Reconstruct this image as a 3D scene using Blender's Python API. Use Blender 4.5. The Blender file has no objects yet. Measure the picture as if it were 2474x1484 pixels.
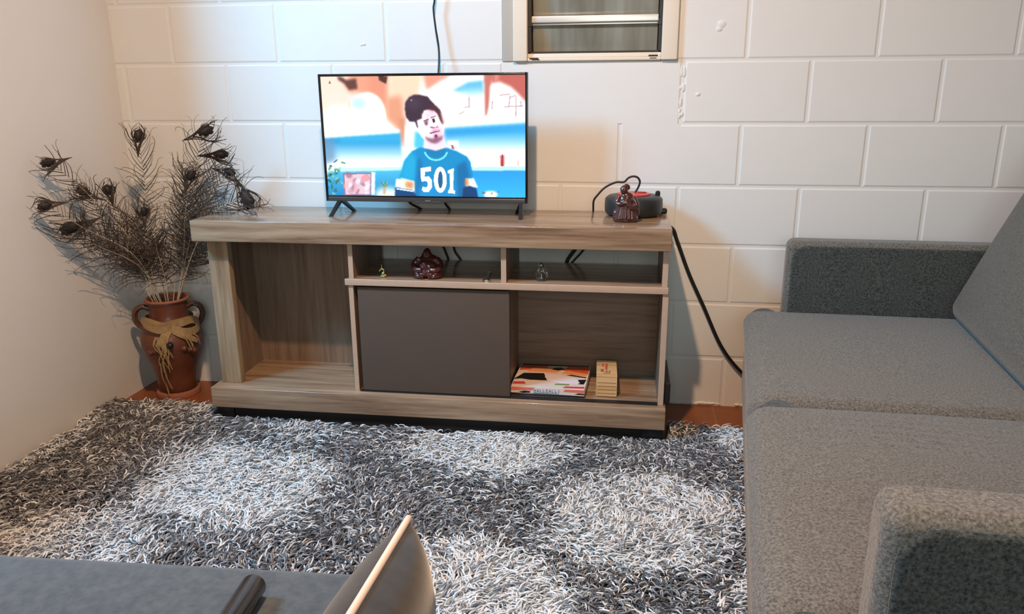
import bpy, bmesh, math, random
import numpy as np
from mathutils import Vector, Matrix

random.seed(7)
rng = np.random.default_rng(11)
scene = bpy.context.scene
COL = scene.collection
PI = math.pi

# ------------------------------------------------------------------ helpers
def link(o, parent=None):
    COL.objects.link(o)
    if parent is not None:
        o.parent = parent
    return o

def mesh_obj(name, verts, faces, mat, parent=None, smooth=False, uvless=True):
    me = bpy.data.meshes.new(name)
    me.from_pydata([tuple(v) for v in verts], [], [tuple(f) for f in faces])
    me.validate()
    bm = bmesh.new(); bm.from_mesh(me)
    bmesh.ops.recalc_face_normals(bm, faces=bm.faces)
    bm.to_mesh(me); bm.free()
    if smooth:
        for p in me.polygons:
            p.use_smooth = True
    for m in (mat if isinstance(mat, (list, tuple)) else [mat]):
        me.materials.append(m)
    return link(bpy.data.objects.new(name, me), parent)

def tag(o, label=None, cat=None, group=None, kind=None):
    if label: o['label'] = label
    if cat: o['category'] = cat
    if group: o['group'] = group
    if kind: o['kind'] = kind
    return o

def thing(name, loc, label, cat, group=None):
    o = bpy.data.objects.new(name, None)
    o.location = loc
    o.empty_display_size = 0.05
    link(o)
    return tag(o, label, cat, group)

class G:
    """collects geometry for one mesh (world coordinates unless an origin is given)"""
    def __init__(self):
        self.v = []; self.f = []; self.m = []
    def add(self, verts, faces, mi=0):
        b = len(self.v)
        self.v += [tuple(x) for x in verts]
        self.f += [tuple(i + b for i in fc) for fc in faces]
        self.m += [mi] * len(faces)
        return self
    def box(self, x0, x1, y0, y1, z0, z1, r=0.0, seg=2, mi=0):
        c = ((x0 + x1) / 2, (y0 + y1) / 2, (z0 + z1) / 2)
        h = (abs(x1 - x0) / 2, abs(y1 - y0) / 2, abs(z1 - z0) / 2)
        r = min(r, min(h) * 0.98)
        v, f = rbox(h, r, seg)
        return self.add([(c[0] + p[0], c[1] + p[1], c[2] + p[2]) for p in v], f, mi)
    def tube(self, pts, rad, n=8, mi=0, cap=True):
        v, f = tube(pts, rad, n, cap)
        return self.add(v, f, mi)
    def lathe(self, prof, c, n=40, mi=0, axis='z'):
        v = []; f = []
        for (r, z) in prof:
            for k in range(n):
                a = 2 * PI * k / n
                v.append((c[0] + r * math.cos(a), c[1] + r * math.sin(a), c[2] + z))
        for i in range(len(prof) - 1):
            for k in range(n):
                f.append((i * n + k, i * n + (k + 1) % n, (i + 1) * n + (k + 1) % n, (i + 1) * n + k))
        f.append(tuple(range(n)))
        f.append(tuple((len(prof) - 1) * n + k for k in range(n)))
        return self.add(v, f, mi)
    def ell(self, c, r, rot=None, nu=20, nv=12, mi=0):
        v = []; f = []
        M = rot or Matrix.Identity(3)
        for i in range(nv + 1):
            th = PI * i / nv
            for k in range(nu):
                a = 2 * PI * k / nu
                p = M @ Vector((r[0] * math.sin(th) * math.cos(a), r[1] * math.sin(th) * math.sin(a), r[2] * math.cos(th)))
                v.append((c[0] + p.x, c[1] + p.y, c[2] + p.z))
        for i in range(nv):
            for k in range(nu):
                f.append((i * nu + k, i * nu + (k + 1) % nu, (i + 1) * nu + (k + 1) % nu, (i + 1) * nu + k))
        return self.add(v, f, mi)
    def map(self, fn):
        self.v = [tuple(fn(Vector(p))) for p in self.v]
        return self
    def make(self, name, mat, parent=None, smooth=False, origin=None):
        v = self.v
        off = Vector((0, 0, 0))
        if parent is not None:
            off = Vector(parent.get('_w', parent.location))
        elif origin is not None:
            off = Vector(origin)
        v = [tuple(Vector(p) - off) for p in v]
        me = bpy.data.meshes.new(name)
        me.from_pydata(v, [], self.f)
        bm = bmesh.new(); bm.from_mesh(me)
        bmesh.ops.remove_doubles(bm, verts=bm.verts, dist=1e-6)
        bmesh.ops.recalc_face_normals(bm, faces=bm.faces)
        bm.to_mesh(me); bm.free()
        mats = mat if isinstance(mat, (list, tuple)) else [mat]
        for m in mats: me.materials.append(m)
        if len(mats) > 1 and len(me.polygons) == len(self.m):
            me.polygons.foreach_set('material_index', self.m)
        if smooth:
            me.polygons.foreach_set('use_smooth', [True] * len(me.polygons))
            if smooth != 'all':
                me.set_sharp_from_angle(angle=math.radians(38))
        o = bpy.data.objects.new(name, me)
        if parent is None and origin is not None:
            o.location = origin
        link(o, parent)
        if parent is not None and parent.parent is None:
            pass
        return o

def sub(o, parent):
    """world offset of a mesh child (mesh data already relative to parent)"""
    return o

def rbox(h, r, seg=2, mid=1):
    def axis(hh):
        a = [-hh + r - r * math.tan(PI / 4 * (1 - i / seg)) for i in range(seg)] if r > 1e-6 else []
        a0 = -hh + r
        m = [a0 + (2 * (hh - r)) * i / mid for i in range(mid + 1)]
        b = [-x for x in reversed(a)]
        return a + m + b
    ax = [axis(h[i]) for i in range(3)]
    key = {}; v = []; f = []
    def vert(p):
        k = (round(p[0], 7), round(p[1], 7), round(p[2], 7))
        if k not in key:
            q = list(p)
            if r > 1e-6:
                inn = [max(-(h[i] - r), min(h[i] - r, p[i])) for i in range(3)]
                d = [p[i] - inn[i] for i in range(3)]
                L = math.sqrt(sum(x * x for x in d))
                if L > 1e-9:
                    q = [inn[i] + d[i] / L * r for i in range(3)]
            key[k] = len(v); v.append(tuple(q))
        return key[k]
    for d in range(3):
        e, g = (d + 1) % 3, (d + 2) % 3
        for s in (-1, 1):
            A, B = ax[e], ax[g]
            for i in range(len(A) - 1):
                for j in range(len(B) - 1):
                    q = []
                    for (a, b) in ((A[i], B[j]), (A[i + 1], B[j]), (A[i + 1], B[j + 1]), (A[i], B[j + 1])):
                        p = [0, 0, 0]; p[d] = s * h[d]; p[e] = a; p[g] = b
                        q.append(vert(p))
                    if len(set(q)) >= 3:
                        f.append(tuple(q) if s > 0 else tuple(reversed(q)))
    return v, f

def spline(pts, n=8):
    pts = [Vector(p) for p in pts]
    if len(pts) < 3: return pts
    out = []
    P = [pts[0] * 2 - pts[1]] + pts + [pts[-1] * 2 - pts[-2]]
    for i in range(1, len(P) - 2):
        for k in range(n):
            t = k / n
            a, b, c, d = P[i - 1], P[i], P[i + 1], P[i + 2]
            out.append(0.5 * ((2 * b) + (c - a) * t + (2 * a - 5 * b + 4 * c - d) * t * t + (3 * b - a - 3 * c + d) * t ** 3))
    out.append(pts[-1])
    return out

def tube(pts, rad, n=8, cap=True):
    pts = [Vector(p) for p in pts]
    v = []; f = []
    up = None
    for i, p in enumerate(pts):
        t = (pts[min(i + 1, len(pts) - 1)] - pts[max(i - 1, 0)])
        if t.length < 1e-9: t = Vector((0, 0, 1))
        t.normalize()
        if up is None:
            up = Vector((0, 0, 1)) if abs(t.z) < 0.9 else Vector((1, 0, 0))
        s = t.cross(up)
        if s.length < 1e-6: s = t.cross(Vector((0.3, 1, 0.2)))
        s.normalize(); up = s.cross(t).normalized()
        r = rad(i / max(1, len(pts) - 1)) if callable(rad) else rad
        for k in range(n):
            a = 2 * PI * k / n
            v.append(p + s * (r * math.cos(a)) + up * (r * math.sin(a)))
    for i in range(len(pts) - 1):
        for k in range(n):
            f.append((i * n + k, i * n + (k + 1) % n, (i + 1) * n + (k + 1) % n, (i + 1) * n + k))
    if cap and n >= 3:
        f.append(tuple(range(n - 1, -1, -1)))
        f.append(tuple((len(pts) - 1) * n + k for k in range(n)))
    return v, f

def remeshed(name, g, voxel, mat, parent=None, origin=None, smooth_it=2):
    """fuse overlapping lumps into one continuous surface"""
    o = g.make(name, mat, parent, smooth='all', origin=origin)
    md = o.modifiers.new('fuse', 'REMESH'); md.mode = 'VOXEL'; md.voxel_size = voxel
    if smooth_it:
        s = o.modifiers.new('soft', 'SMOOTH'); s.factor = 0.5; s.iterations = smooth_it
    dg = bpy.context.evaluated_depsgraph_get()
    dg.update()
    me = bpy.data.meshes.new_from_object(o.evaluated_get(dg))
    o.modifiers.clear()
    o.data = me
    me.polygons.foreach_set('use_smooth', [True] * len(me.polygons))
    if not me.materials: me.materials.append(mat)
    return o

# ------------------------------------------------------------------ materials
def srgb(r, g, b):
    def c(x):
        x /= 255.0
        return x / 12.92 if x <= 0.04045 else ((x + 0.055) / 1.055) ** 2.4
    return (c(r), c(g), c(b), 1.0)

def new_mat(name):
    m = bpy.data.materials.new(name); m.use_nodes = True
    nt = m.node_tree
    b = nt.nodes['Principled BSDF']
    return m, nt, b

def N(nt, typ, **kw):
    n = nt.nodes.new(typ)
    for k, v in kw.items():
        if k in n.inputs.keys() if hasattr(n.inputs, 'keys') else False:
            n.inputs[k].default_value = v
        else:
            setattr(n, k, v)
    return n

def plain(name, col, rough=0.5, metal=0.0, spec=0.5, bump=0.0, bscale=200, var=0.0, vscale=30, coat=0.0):
    m, nt, b = new_mat(name)
    b.inputs['Base Color'].default_value = col
    b.inputs['Roughness'].default_value = rough
    b.inputs['Metallic'].default_value = metal
    b.inputs['Specular IOR Level'].default_value = spec
    b.inputs['Coat Weight'].default_value = coat
    tc = N(nt, 'ShaderNodeTexCoord')
    if var > 0:
        nz = N(nt, 'ShaderNodeTexNoise'); nz.inputs['Scale'].default_value = vscale; nz.inputs['Detail'].default_value = 4
        nt.links.new(tc.outputs['Object'], nz.inputs['Vector'])
        mx = N(nt, 'ShaderNodeMix', data_type='RGBA')
        mx.inputs[6].default_value = tuple(c * (1 - var) for c in col[:3]) + (1,)
        mx.inputs[7].default_value = tuple(min(1, c * (1 + var)) for c in col[:3]) + (1,)
        nt.links.new(nz.outputs['Fac'], mx.inputs[0])
        nt.links.new(mx.outputs[2], b.inputs['Base Color'])
    if bump > 0:
        nb = N(nt, 'ShaderNodeTexNoise'); nb.inputs['Scale'].default_value = bscale; nb.inputs['Detail'].default_value = 3
        nt.links.new(tc.outputs['Object'], nb.inputs['Vector'])
        bp = N(nt, 'ShaderNodeBump'); bp.inputs['Strength'].default_value = bump; bp.inputs['Distance'].default_value = 0.002
        nt.links.new(nb.outputs['Fac'], bp.inputs['Height'])
        nt.links.new(bp.outputs['Normal'], b.inputs['Normal'])
    return m

def wood(name, dark, mid, light, axis='x', rough=0.28, gscale=1.0, spec=0.5):
    m, nt, b = new_mat(name)
    tc = N(nt, 'ShaderNodeTexCoord')
    mp = N(nt, 'ShaderNodeMapping')
    sc = {'x': (1.6, 26, 26), 'z': (26, 26, 1.6), 'y': (26, 1.6, 26)}[axis]
    mp.inputs['Scale'].default_value = tuple(s * gscale for s in sc)
    nt.links.new(tc.outputs['Object'], mp.inputs['Vector'])
    n1 = N(nt, 'ShaderNodeTexNoise'); n1.inputs['Scale'].default_value = 1.0; n1.inputs['Detail'].default_value = 6; n1.inputs['Roughness'].default_value = 0.62; n1.inputs['Distortion'].default_value = 0.5
    nt.links.new(mp.outputs['Vector'], n1.inputs['Vector'])
    mp2 = N(nt, 'ShaderNodeMapping')
    mp2.inputs['Scale'].default_value = tuple(s * gscale * 4 for s in sc)
    nt.links.new(tc.outputs['Object'], mp2.inputs['Vector'])
    n2 = N(nt, 'ShaderNodeTexNoise'); n2.inputs['Scale'].default_value = 1.0; n2.inputs['Detail'].default_value = 3
    nt.links.new(mp2.outputs['Vector'], n2.inputs['Vector'])
    ad = N(nt, 'ShaderNodeMath', operation='MULTIPLY_ADD'); ad.inputs[1].default_value = 0.35; 
    nt.links.new(n2.outputs['Fac'], ad.inputs[0]); nt.links.new(n1.outputs['Fac'], ad.inputs[2])
    rp = N(nt, 'ShaderNodeValToRGB')
    rp.color_ramp.elements[0].position = 0.45; rp.color_ramp.elements[0].color = dark
    rp.color_ramp.elements[1].position = 0.86; rp.color_ramp.elements[1].color = light
    e = rp.color_ramp.elements.new(0.64); e.color = mid
    nt.links.new(ad.outputs[0], rp.inputs['Fac'])
    nt.links.new(rp.outputs['Color'], b.inputs['Base Color'])
    b.inputs['Roughness'].default_value = rough
    b.inputs['Specular IOR Level'].default_value = spec
    bp = N(nt, 'ShaderNodeBump'); bp.inputs['Strength'].default_value = 0.06; bp.inputs['Distance'].default_value = 0.001
    nt.links.new(n2.outputs['Fac'], bp.inputs['Height']); nt.links.new(bp.outputs['Normal'], b.inputs['Normal'])
    return m

def fabric(name, c1, c2, scale=420, bump=0.5, rough=0.95, sheen=0.25, wrinkle=0.0):
    m, nt, b = new_mat(name)
    tc = N(nt, 'ShaderNodeTexCoord')
    n1 = N(nt, 'ShaderNodeTexNoise'); n1.inputs['Scale'].default_value = scale; n1.inputs['Detail'].default_value = 2.5; n1.inputs['Roughness'].default_value = 0.7
    nt.links.new(tc.outputs['Object'], n1.inputs['Vector'])
    rp = N(nt, 'ShaderNodeValToRGB')
    rp.color_ramp.elements[0].position = 0.32; rp.color_ramp.elements[0].color = c1
    rp.color_ramp.elements[1].position = 0.68; rp.color_ramp.elements[1].color = c2
    nt.links.new(n1.outputs['Fac'], rp.inputs['Fac'])
    nt.links.new(rp.outputs['Color'], b.inputs['Base Color'])
    b.inputs['Roughness'].default_value = rough
    b.inputs['Specular IOR Level'].default_value = 0.15
    b.inputs['Sheen Weight'].default_value = sheen
    b.inputs['Sheen Roughness'].default_value = 0.5
    bp = N(nt, 'ShaderNodeBump'); bp.inputs['Strength'].default_value = bump; bp.inputs['Distance'].default_value = 0.002
    nt.links.new(n1.outputs['Fac'], bp.inputs['Height'])
    nt.links.new(bp.outputs['Normal'], b.inputs['Normal'])
    return m

def attr_mat(name, attr, rough=0.8, emit=0.0, spec=0.2):
    m, nt, b = new_mat(name)
    a = N(nt, 'ShaderNodeAttribute'); a.attribute_name = attr
    if emit > 0:
        b.inputs['Base Color'].default_value = (0.01, 0.01, 0.01, 1)
        nt.links.new(a.outputs['Color'], b.inputs['Emission Color'])
        b.inputs['Emission Strength'].default_value = emit
        b.inputs['Roughness'].default_value = 0.25
    else:
        nt.links.new(a.outputs['Color'], b.inputs['Base Color'])
        b.inputs['Roughness'].default_value = rough
        b.inputs['Specular IOR Level'].default_value = spec
    return m

M = {}
def wall_mat(name, col, bump, big=0.25):
    m, nt, b = new_mat(name)
    tc = N(nt, 'ShaderNodeTexCoord')
    n1 = N(nt, 'ShaderNodeTexNoise'); n1.inputs['Scale'].default_value = 9; n1.inputs['Detail'].default_value = 5
    n2 = N(nt, 'ShaderNodeTexNoise'); n2.inputs['Scale'].default_value = 120; n2.inputs['Detail'].default_value = 3
    for n in (n1, n2): nt.links.new(tc.outputs['Object'], n.inputs['Vector'])
    mx = N(nt, 'ShaderNodeMix', data_type='RGBA')
    mx.inputs[6].default_value = tuple(c * 0.96 for c in col[:3]) + (1,); mx.inputs[7].default_value = col
    nt.links.new(n1.outputs['Fac'], mx.inputs[0]); nt.links.new(mx.outputs[2], b.inputs['Base Color'])
    b.inputs['Roughness'].default_value = 0.55; b.inputs['Specular IOR Level'].default_value = 0.3
    ad = N(nt, 'ShaderNodeMath', operation='MULTIPLY_ADD'); ad.inputs[1].default_value = big * 6
    nt.links.new(n1.outputs['Fac'], ad.inputs[0]); nt.links.new(n2.outputs['Fac'], ad.inputs[2])
    bp = N(nt, 'ShaderNodeBump'); bp.inputs['Strength'].default_value = bump; bp.inputs['Distance'].default_value = 0.002
    nt.links.new(ad.outputs[0], bp.inputs['Height']); nt.links.new(bp.outputs['Normal'], b.inputs['Normal'])
    return m
M['wall'] = wall_mat('painted block wall', (0.79, 0.80, 0.80, 1), 0.16)
M['plaster'] = wall_mat('painted plaster', (0.765, 0.775, 0.785, 1), 0.08, 0.5)
M['ceiling'] = plain('dark timber ceiling', (0.16, 0.12, 0.09, 1), 0.8)
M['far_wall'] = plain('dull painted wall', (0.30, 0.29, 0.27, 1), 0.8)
M['frame'] = plain('cream window paint', (0.80, 0.72, 0.62, 1), 0.4, bump=0.15, bscale=60)
M['strip_grey'] = plain('grey window strip', (0.47, 0.44, 0.40, 1), 0.5, bump=0.1, bscale=60)
M['alu'] = plain('brushed aluminium', (0.80, 0.78, 0.75, 1), 0.35, metal=0.6)
M['dark_metal'] = plain('dark bronze metal', (0.035, 0.028, 0.022, 1), 0.45, metal=0.3)
M['wood_x'] = wood('oak laminate across', srgb(108, 84, 66), srgb(144, 119, 97), srgb(172, 150, 126), 'x', 0.16)
M['wood_z'] = wood('oak laminate upright', srgb(104, 84, 64), srgb(140, 118, 95), srgb(168, 148, 122), 'z', 0.3)
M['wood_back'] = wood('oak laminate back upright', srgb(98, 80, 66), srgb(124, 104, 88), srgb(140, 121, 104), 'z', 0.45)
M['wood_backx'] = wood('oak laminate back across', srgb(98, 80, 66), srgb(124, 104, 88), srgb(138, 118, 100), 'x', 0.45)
M['edge'] = plain('pale edge band', srgb(186, 160, 140), 0.4, var=0.08, vscale=40)
M['taupe'] = plain('taupe matt door', srgb(86, 74, 66), 0.7, spec=0.25, var=0.04, vscale=8)
M['black_plastic'] = plain('black plastic', (0.012, 0.012, 0.014, 1), 0.35)
M['black_rubber'] = plain('black rubber cable', (0.008, 0.008, 0.009, 1), 0.45)
M['black_board'] = plain('black board', (0.012, 0.011, 0.011, 1), 0.6)
M['tv_bezel'] = plain('glossy black bezel', (0.008, 0.008, 0.010, 1), 0.18)
M['tv_chin'] = plain('dark grey brushed bezel', (0.07, 0.07, 0.075, 1), 0.3, metal=0.4)
M['silver'] = plain('polished silver', (0.85, 0.85, 0.86, 1), 0.18, metal=1.0)
M['brass'] = plain('old brass', (0.42, 0.36, 0.16, 1), 0.35, metal=0.8)
M['resin'] = plain('dark red resin', (0.055, 0.010, 0.012, 1), 0.16, spec=0.7, var=0.4, vscale=40, coat=0.5)
M['resin_brown'] = plain('red brown resin', (0.062, 0.017, 0.016, 1), 0.2, spec=0.7, var=0.6, vscale=60, coat=0.5)
M['reel'] = plain('grey black reel plastic', (0.022, 0.026, 0.028, 1), 0.4)
M['red'] = plain('red plastic', (0.62, 0.05, 0.045, 1), 0.35)
M['terracotta'] = plain('fired terracotta', (0.135, 0.042, 0.021, 1), 0.42, var=0.45, vscale=14, bump=0.3, bscale=90, coat=0.15)
M['terra_rim'] = plain('raw terracotta rim', (0.30, 0.115, 0.065, 1), 0.7, var=0.2, vscale=30)
M['handle_glaze'] = plain('brown glazed handle', (0.10, 0.045, 0.025, 1), 0.25, var=0.4, vscale=60, coat=0.3)
M['raffia'] = plain('raffia', (0.34, 0.23, 0.11, 1), 0.7, var=0.35, vscale=90)
M['quill'] = plain('cream quill', (0.62, 0.54, 0.43, 1), 0.45, var=0.2, vscale=40)
M['barb'] = plain('dark brown barb', (0.062, 0.043, 0.032, 1), 0.55, var=0.5, vscale=50)
M['eye'] = plain('feather eye', (0.020, 0.013, 0.012, 1), 0.45, var=0.8, vscale=70)
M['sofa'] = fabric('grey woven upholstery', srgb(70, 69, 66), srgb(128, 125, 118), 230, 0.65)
M['sofa_shaded'] = fabric('grey woven side panel shaded', srgb(34, 40, 41), srgb(86, 91, 90), 210, 0.7)  # sofa fabric with the shade of the arm faces put into its colour
M['sofa_half_shaded'] = fabric('grey woven back shaded', srgb(56, 60, 58), srgb(108, 110, 105), 240, 0.55)  # same sofa fabric darkened: shade on the back cushions put into the colour
M['bench'] = fabric('blue grey velvet', srgb(56, 66, 75), srgb(76, 84, 91), 60, 0.15, 0.9, 0.5)
M['pillow'] = fabric('brown velvet', srgb(36, 31, 29), srgb(49, 44, 41), 45, 0.12, 0.9, 0.6)
M['piping'] = plain('pale pink piping', srgb(224, 203, 194), 0.7)
M['boxwood'] = wood('pale box wood', srgb(176, 128, 82), srgb(208, 164, 112), srgb(226, 188, 140), 'x', 0.5, 1.0)
M['red_ink'] = plain('red ink', srgb(196, 84, 56), 0.6)
M['brown_ink'] = plain('brown ink', srgb(150, 108, 66), 0.6)
M['groove'] = plain('dark groove', srgb(120, 80, 48), 0.7)
M['rod'] = plain('glossy black tube', (0.014, 0.014, 0.016, 1), 0.16, spec=0.6)
M['bulb'] = None

def glass_mat():
    m, nt, b = new_mat('obscure louvre glass')
    b.inputs['Base Color'].default_value = srgb(112, 114, 104)
    b.inputs['Roughness'].default_value = 0.12
    b.inputs['Transmission Weight'].default_value = 0.25
    b.inputs['IOR'].default_value = 1.5
    tc = N(nt, 'ShaderNodeTexCoord'); mp = N(nt, 'ShaderNodeMapping'); mp.inputs['Scale'].default_value = (14, 1, 1.5)
    nz = N(nt, 'ShaderNodeTexNoise'); nz.inputs['Scale'].default_value = 1.2; nz.inputs['Detail'].default_value = 3
    nt.links.new(tc.outputs['Object'], mp.inputs['Vector']); nt.links.new(mp.outputs['Vector'], nz.inputs['Vector'])
    rp = N(nt, 'ShaderNodeValToRGB')
    rp.color_ramp.elements[0].color = srgb(132, 128, 114); rp.color_ramp.elements[0].position = 0.3
    rp.color_ramp.elements[1].color = srgb(176, 180, 170); rp.color_ramp.elements[1].position = 0.7
    nt.links.new(nz.outputs['Fac'], rp.inputs['Fac']); nt.links.new(rp.outputs['Color'], b.inputs['Base Color'])
    return m
M['louvre'] = glass_mat()
def clear_glass():
    m, nt, b = new_mat('clear glass')
    b.inputs['Base Color'].default_value = (0.95, 0.97, 0.97, 1)
    b.inputs['Roughness'].default_value = 0.03
    b.inputs['Transmission Weight'].default_value = 1.0
    b.inputs['IOR'].default_value = 1.5
    return m
M['glass'] = clear_glass()

def floor_mat():
    m, nt, b = new_mat('terracotta floor tiles')
    tc = N(nt, 'ShaderNodeTexCoord')
    mp = N(nt, 'ShaderNodeMapping'); mp.inputs['Location'].default_value = (0.035, 0.0, 0)
    nt.links.new(tc.outputs['Object'], mp.inputs['Vector'])
    br = N(nt, 'ShaderNodeTexBrick')
    br.offset = 0.0; br.inputs['Scale'].default_value = 1.0
    br.inputs['Brick Width'].default_value = 0.333; br.inputs['Row Height'].default_value = 0.333
    br.inputs['Mortar Size'].default_value = 0.004; br.inputs['Mortar Smooth'].default_value = 0.2
    br.inputs['Color1'].default_value = (0.33, 0.105, 0.030, 1); br.inputs['Color2'].default_value = (0.29, 0.088, 0.026, 1)
    br.inputs['Mortar'].default_value = (0.33, 0.15, 0.08, 1)
    nt.links.new(mp.outputs['Vector'], br.inputs['Vector'])
    nz = N(nt, 'ShaderNodeTexNoise'); nz.inputs['Scale'].default_value = 12; nz.inputs['Detail'].default_value = 5
    nt.links.new(tc.outputs['Object'], nz.inputs['Vector'])
    mx = N(nt, 'ShaderNodeMix', data_type='RGBA', blend_type='MULTIPLY'); mx.inputs[0].default_value = 0.45
    nt.links.new(br.outputs['Color'], mx.inputs[6]); nt.links.new(nz.outputs['Fac'], mx.inputs[7])
    nt.links.new(mx.outputs[2], b.inputs['Base Color'])
    b.inputs['Roughness'].default_value = 0.4
    return m
M['floor'] = floor_mat()

# ------------------------------------------------------------------ room shell
XL, XR, YF, ZC = -0.219, 3.35, -4.2, 2.62

def struct(o):
    o['kind'] = 'structure'; return o

def quad_block(g, x0, x1, zb, zt, fl, fr, fb, ft, ch=0.0055, dep=0.0022):
    """one painted block face; fl/fr/fb/ft: True where the edge has a joint"""
    ax0 = x0 + (0.0035 if fl else 0); ax1 = x1 - (0.0035 if fr else 0)
    zb0, zb1 = zb(x0) + (0.0035 if fb else 0), zb(x1) + (0.0035 if fb else 0)
    zt0, zt1 = zt(x0) - (0.0035 if ft else 0), zt(x1) - (0.0035 if ft else 0)
    o = [(ax0, zb0), (ax1, zb1), (ax1, zt1), (ax0, zt0)]
    i = [(ax0 + (ch if fl else 0), zb0 + (ch if fb else 0)), (ax1 - (ch if fr else 0), zb1 + (ch if fb else 0)),
         (ax1 - (ch if fr else 0), zt1 - (ch if ft else 0)), (ax0 + (ch if fl else 0), zt0 - (ch if ft else 0))]
    v = [(a, dep, b) for a, b in o] + [(a, 0.0007 * 0, b) for a, b in i]
    f = [(4, 5, 6, 7)]
    for k, fl_ in ((0, fb), (1, fr), (2, ft), (3, fl)):
        if fl_: f.append((k, (k + 1) % 4, 4 + (k + 1) % 4, 4 + k))
    g.add(v, f)

def zrow(l, r):
    return lambda x: l + (r - l) * min(1, max(0, (x - 0.3) / 1.6))
rows = [zrow(-0.02, -0.02), zrow(0.190, 0.184), zrow(0.398, 0.387), zrow(0.602, 0.592), zrow(0.807, 0.797), zrow(1.0095, 1.003), zrow(1.2115, 1.205), zrow(1.411, 1.406), zrow(1.61, 1.606), zrow(1.81, 1.806), zrow(2.01, 2.006), zrow(2.21, 2.206), zrow(2.41, 2.406), zrow(2.62, 2.62)]
A = [-0.39 + 0.4 * k for k in range(11)]
A = [XL, 0.010, 0.405, 0.798, 1.20, 1.599, 1.996, 2.395, 2.801, 3.2, XR]
B = [XL, -0.184, 0.206, 0.601, 1.0, 1.40, 1.802, 2.200, 2.597, 3.0, XR]
g = G()
WX0, WX1, WZ0, WZ1 = 1.199, 1.778, 1.206, 2.0
for r in range(13):
    js = A if r % 2 == 0 else B
    zb, zt = rows[r], rows[r + 1]
    for k in range(len(js) - 1):
        a, b = js[k], js[k + 1]
        if b - a < 0.02: continue
        fl, fr = a > XL + 1e-3, b < XR - 1e-3
        fb, ft = r > 0, r < 12
        segs = [(a, b, fl, fr, fb, ft)]
        # smooth plaster patch under the window
        if r in (4, 5) and b > 1.2 and a < 1.80:
            if r == 5:
                if k == 4: segs = [(1.0, 1.20, True, True, True, True), (1.20, 1.40, False, False, False, False)]
                elif k == 5: segs = [(1.40, 1.797, False, True, False, False)]
            else:
                if a == 1.20: segs = [(1.20, 1.599, True, True, True, False)]
                elif a == 1.599: segs = [(1.599, 1.797, True, False, True, False), (1.797, 1.996, False, True, True, True)]
        # window opening
        if r in (6, 7, 8, 9) and b > WX0 and a < WX1:
            segs = []
            if a < WX0 - 0.03: segs.append((a, WX0, fl, False, fb, ft))
            if b > WX1 + 0.03: segs.append((WX1, b, False, fr, fb, ft))
        for s in segs:
            quad_block(g, s[0], s[1], zb, zt, *s[2:])
# backing slab (with the window opening)
D0, D1 = 0.0022, 0.14
for (x0, x1, z0, z1) in ((XL - 0.12, WX0, -0.02, ZC), (WX1, XR + 0.12, -0.02, ZC), (WX0, WX1, -0.02, WZ0), (WX0, WX1, WZ1, ZC)):
    g.box(x0, x1, D0, D1, z0, z1)
# paint drips / rough mortar along the wall foot and the patch edge
for k in range(26):
    x = 1.79 + 0.30 * random.random(); w = 0.006 + 0.016 * random.random()
    g.ell((x, 0.0005, 0.003 + 0.006 * random.random()), (w, 0.003 + 0.004 * random.random(), 0.003 + 0.004 * random.random()), nu=8, nv=6)
for k in range(12):
    z = 1.03 + 0.17 * random.random()
    g.ell((1.797 + 0.010 * (random.random() - 0.5), 0.001, z), (0.003 + 0.005 * random.random(), 0.0025, 0.006 + 0.012 * random.random()), nu=8, nv=6)
for (x, z, r_) in ((1.912, 1.315, 0.016), (1.905, 1.300, 0.012), (1.850, 1.098, 0.009), (0.72, 1.27, 0.007), (0.71, 1.268, 0.005)):
    g.ell((x, 0.0015, z), (r_, 0.0045, r_ * 0.8), nu=10, nv=6)
wb = struct(g.make('wall_back', M['wall'], origin=(0, 0, 0)))

g = G().box(XL - 0.12, XR + 0.12, YF - 0.1, 0.14, -0.06, 0.0)
struct(g.make('floor', M['floor'], origin=(0, 0, 0)))
g = G().box(XL - 0.12, XR + 0.12, YF - 0.1, 0.14, ZC, ZC + 0.08)
struct(g.make('ceiling', M['ceiling'], origin=(0, 0, 0)))
# left wall with an assumed window (outside the frame), sized for the cool light
LY0, LY1, LZ0, LZ1 = -1.95, -0.63, 1.08, 2.50
g = G()
for (y0, y1, z0, z1) in ((YF, LY0, 0, ZC), (LY1, 0.0035, 0, ZC), (LY0, LY1, 0, LZ0), (LY0, LY1, LZ1, ZC)):
    g.box(XL - 0.10, XL, y0, y1, z0, z1)
struct(g.make('wall_left', M['plaster'], origin=(0, 0, 0)))
g = G().box(XR, XR + 0.1, YF, 0.0035, 0, ZC); struct(g.make('wall_right', M['far_wall'], origin=(0, 0, 0)))
FX0, FX1, FZ0, FZ1 = 1.2, 2.6, 0.9, 2.1  # opening added in this unseen wall only for the fill light
g = G()
for (x0, x1, z0, z1) in ((XL, FX0, 0, ZC), (FX1, XR, 0, ZC), (FX0, FX1, 0, FZ0), (FX0, FX1, FZ1, ZC)):
    g.box(x0, x1, YF - 0.1, YF, z0, z1)
struct(g.make('wall_front', M['far_wall'], origin=(0, 0, 0)))
# assumed_window frame, assumed along with its opening
w2 = bpy.data.objects.new('assumed_window', None); w2.location = (XL - 0.05, (LY0 + LY1) / 2, LZ0); link(w2); struct(w2)
g = G()
g.box(XL - 0.06, XL - 0.03, LY0, LY0 + 0.03, LZ0, LZ1); g.box(XL - 0.06, XL - 0.03, LY1 - 0.03, LY1, LZ0, LZ1)
g.box(XL - 0.06, XL - 0.03, LY0 + 0.03, LY1 - 0.03, LZ0, LZ0 + 0.03); g.box(XL - 0.06, XL - 0.03, LY0 + 0.03, LY1 - 0.03, LZ1 - 0.03, LZ1)
g.make('assumed_window_frame', M['frame'], w2)

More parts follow.
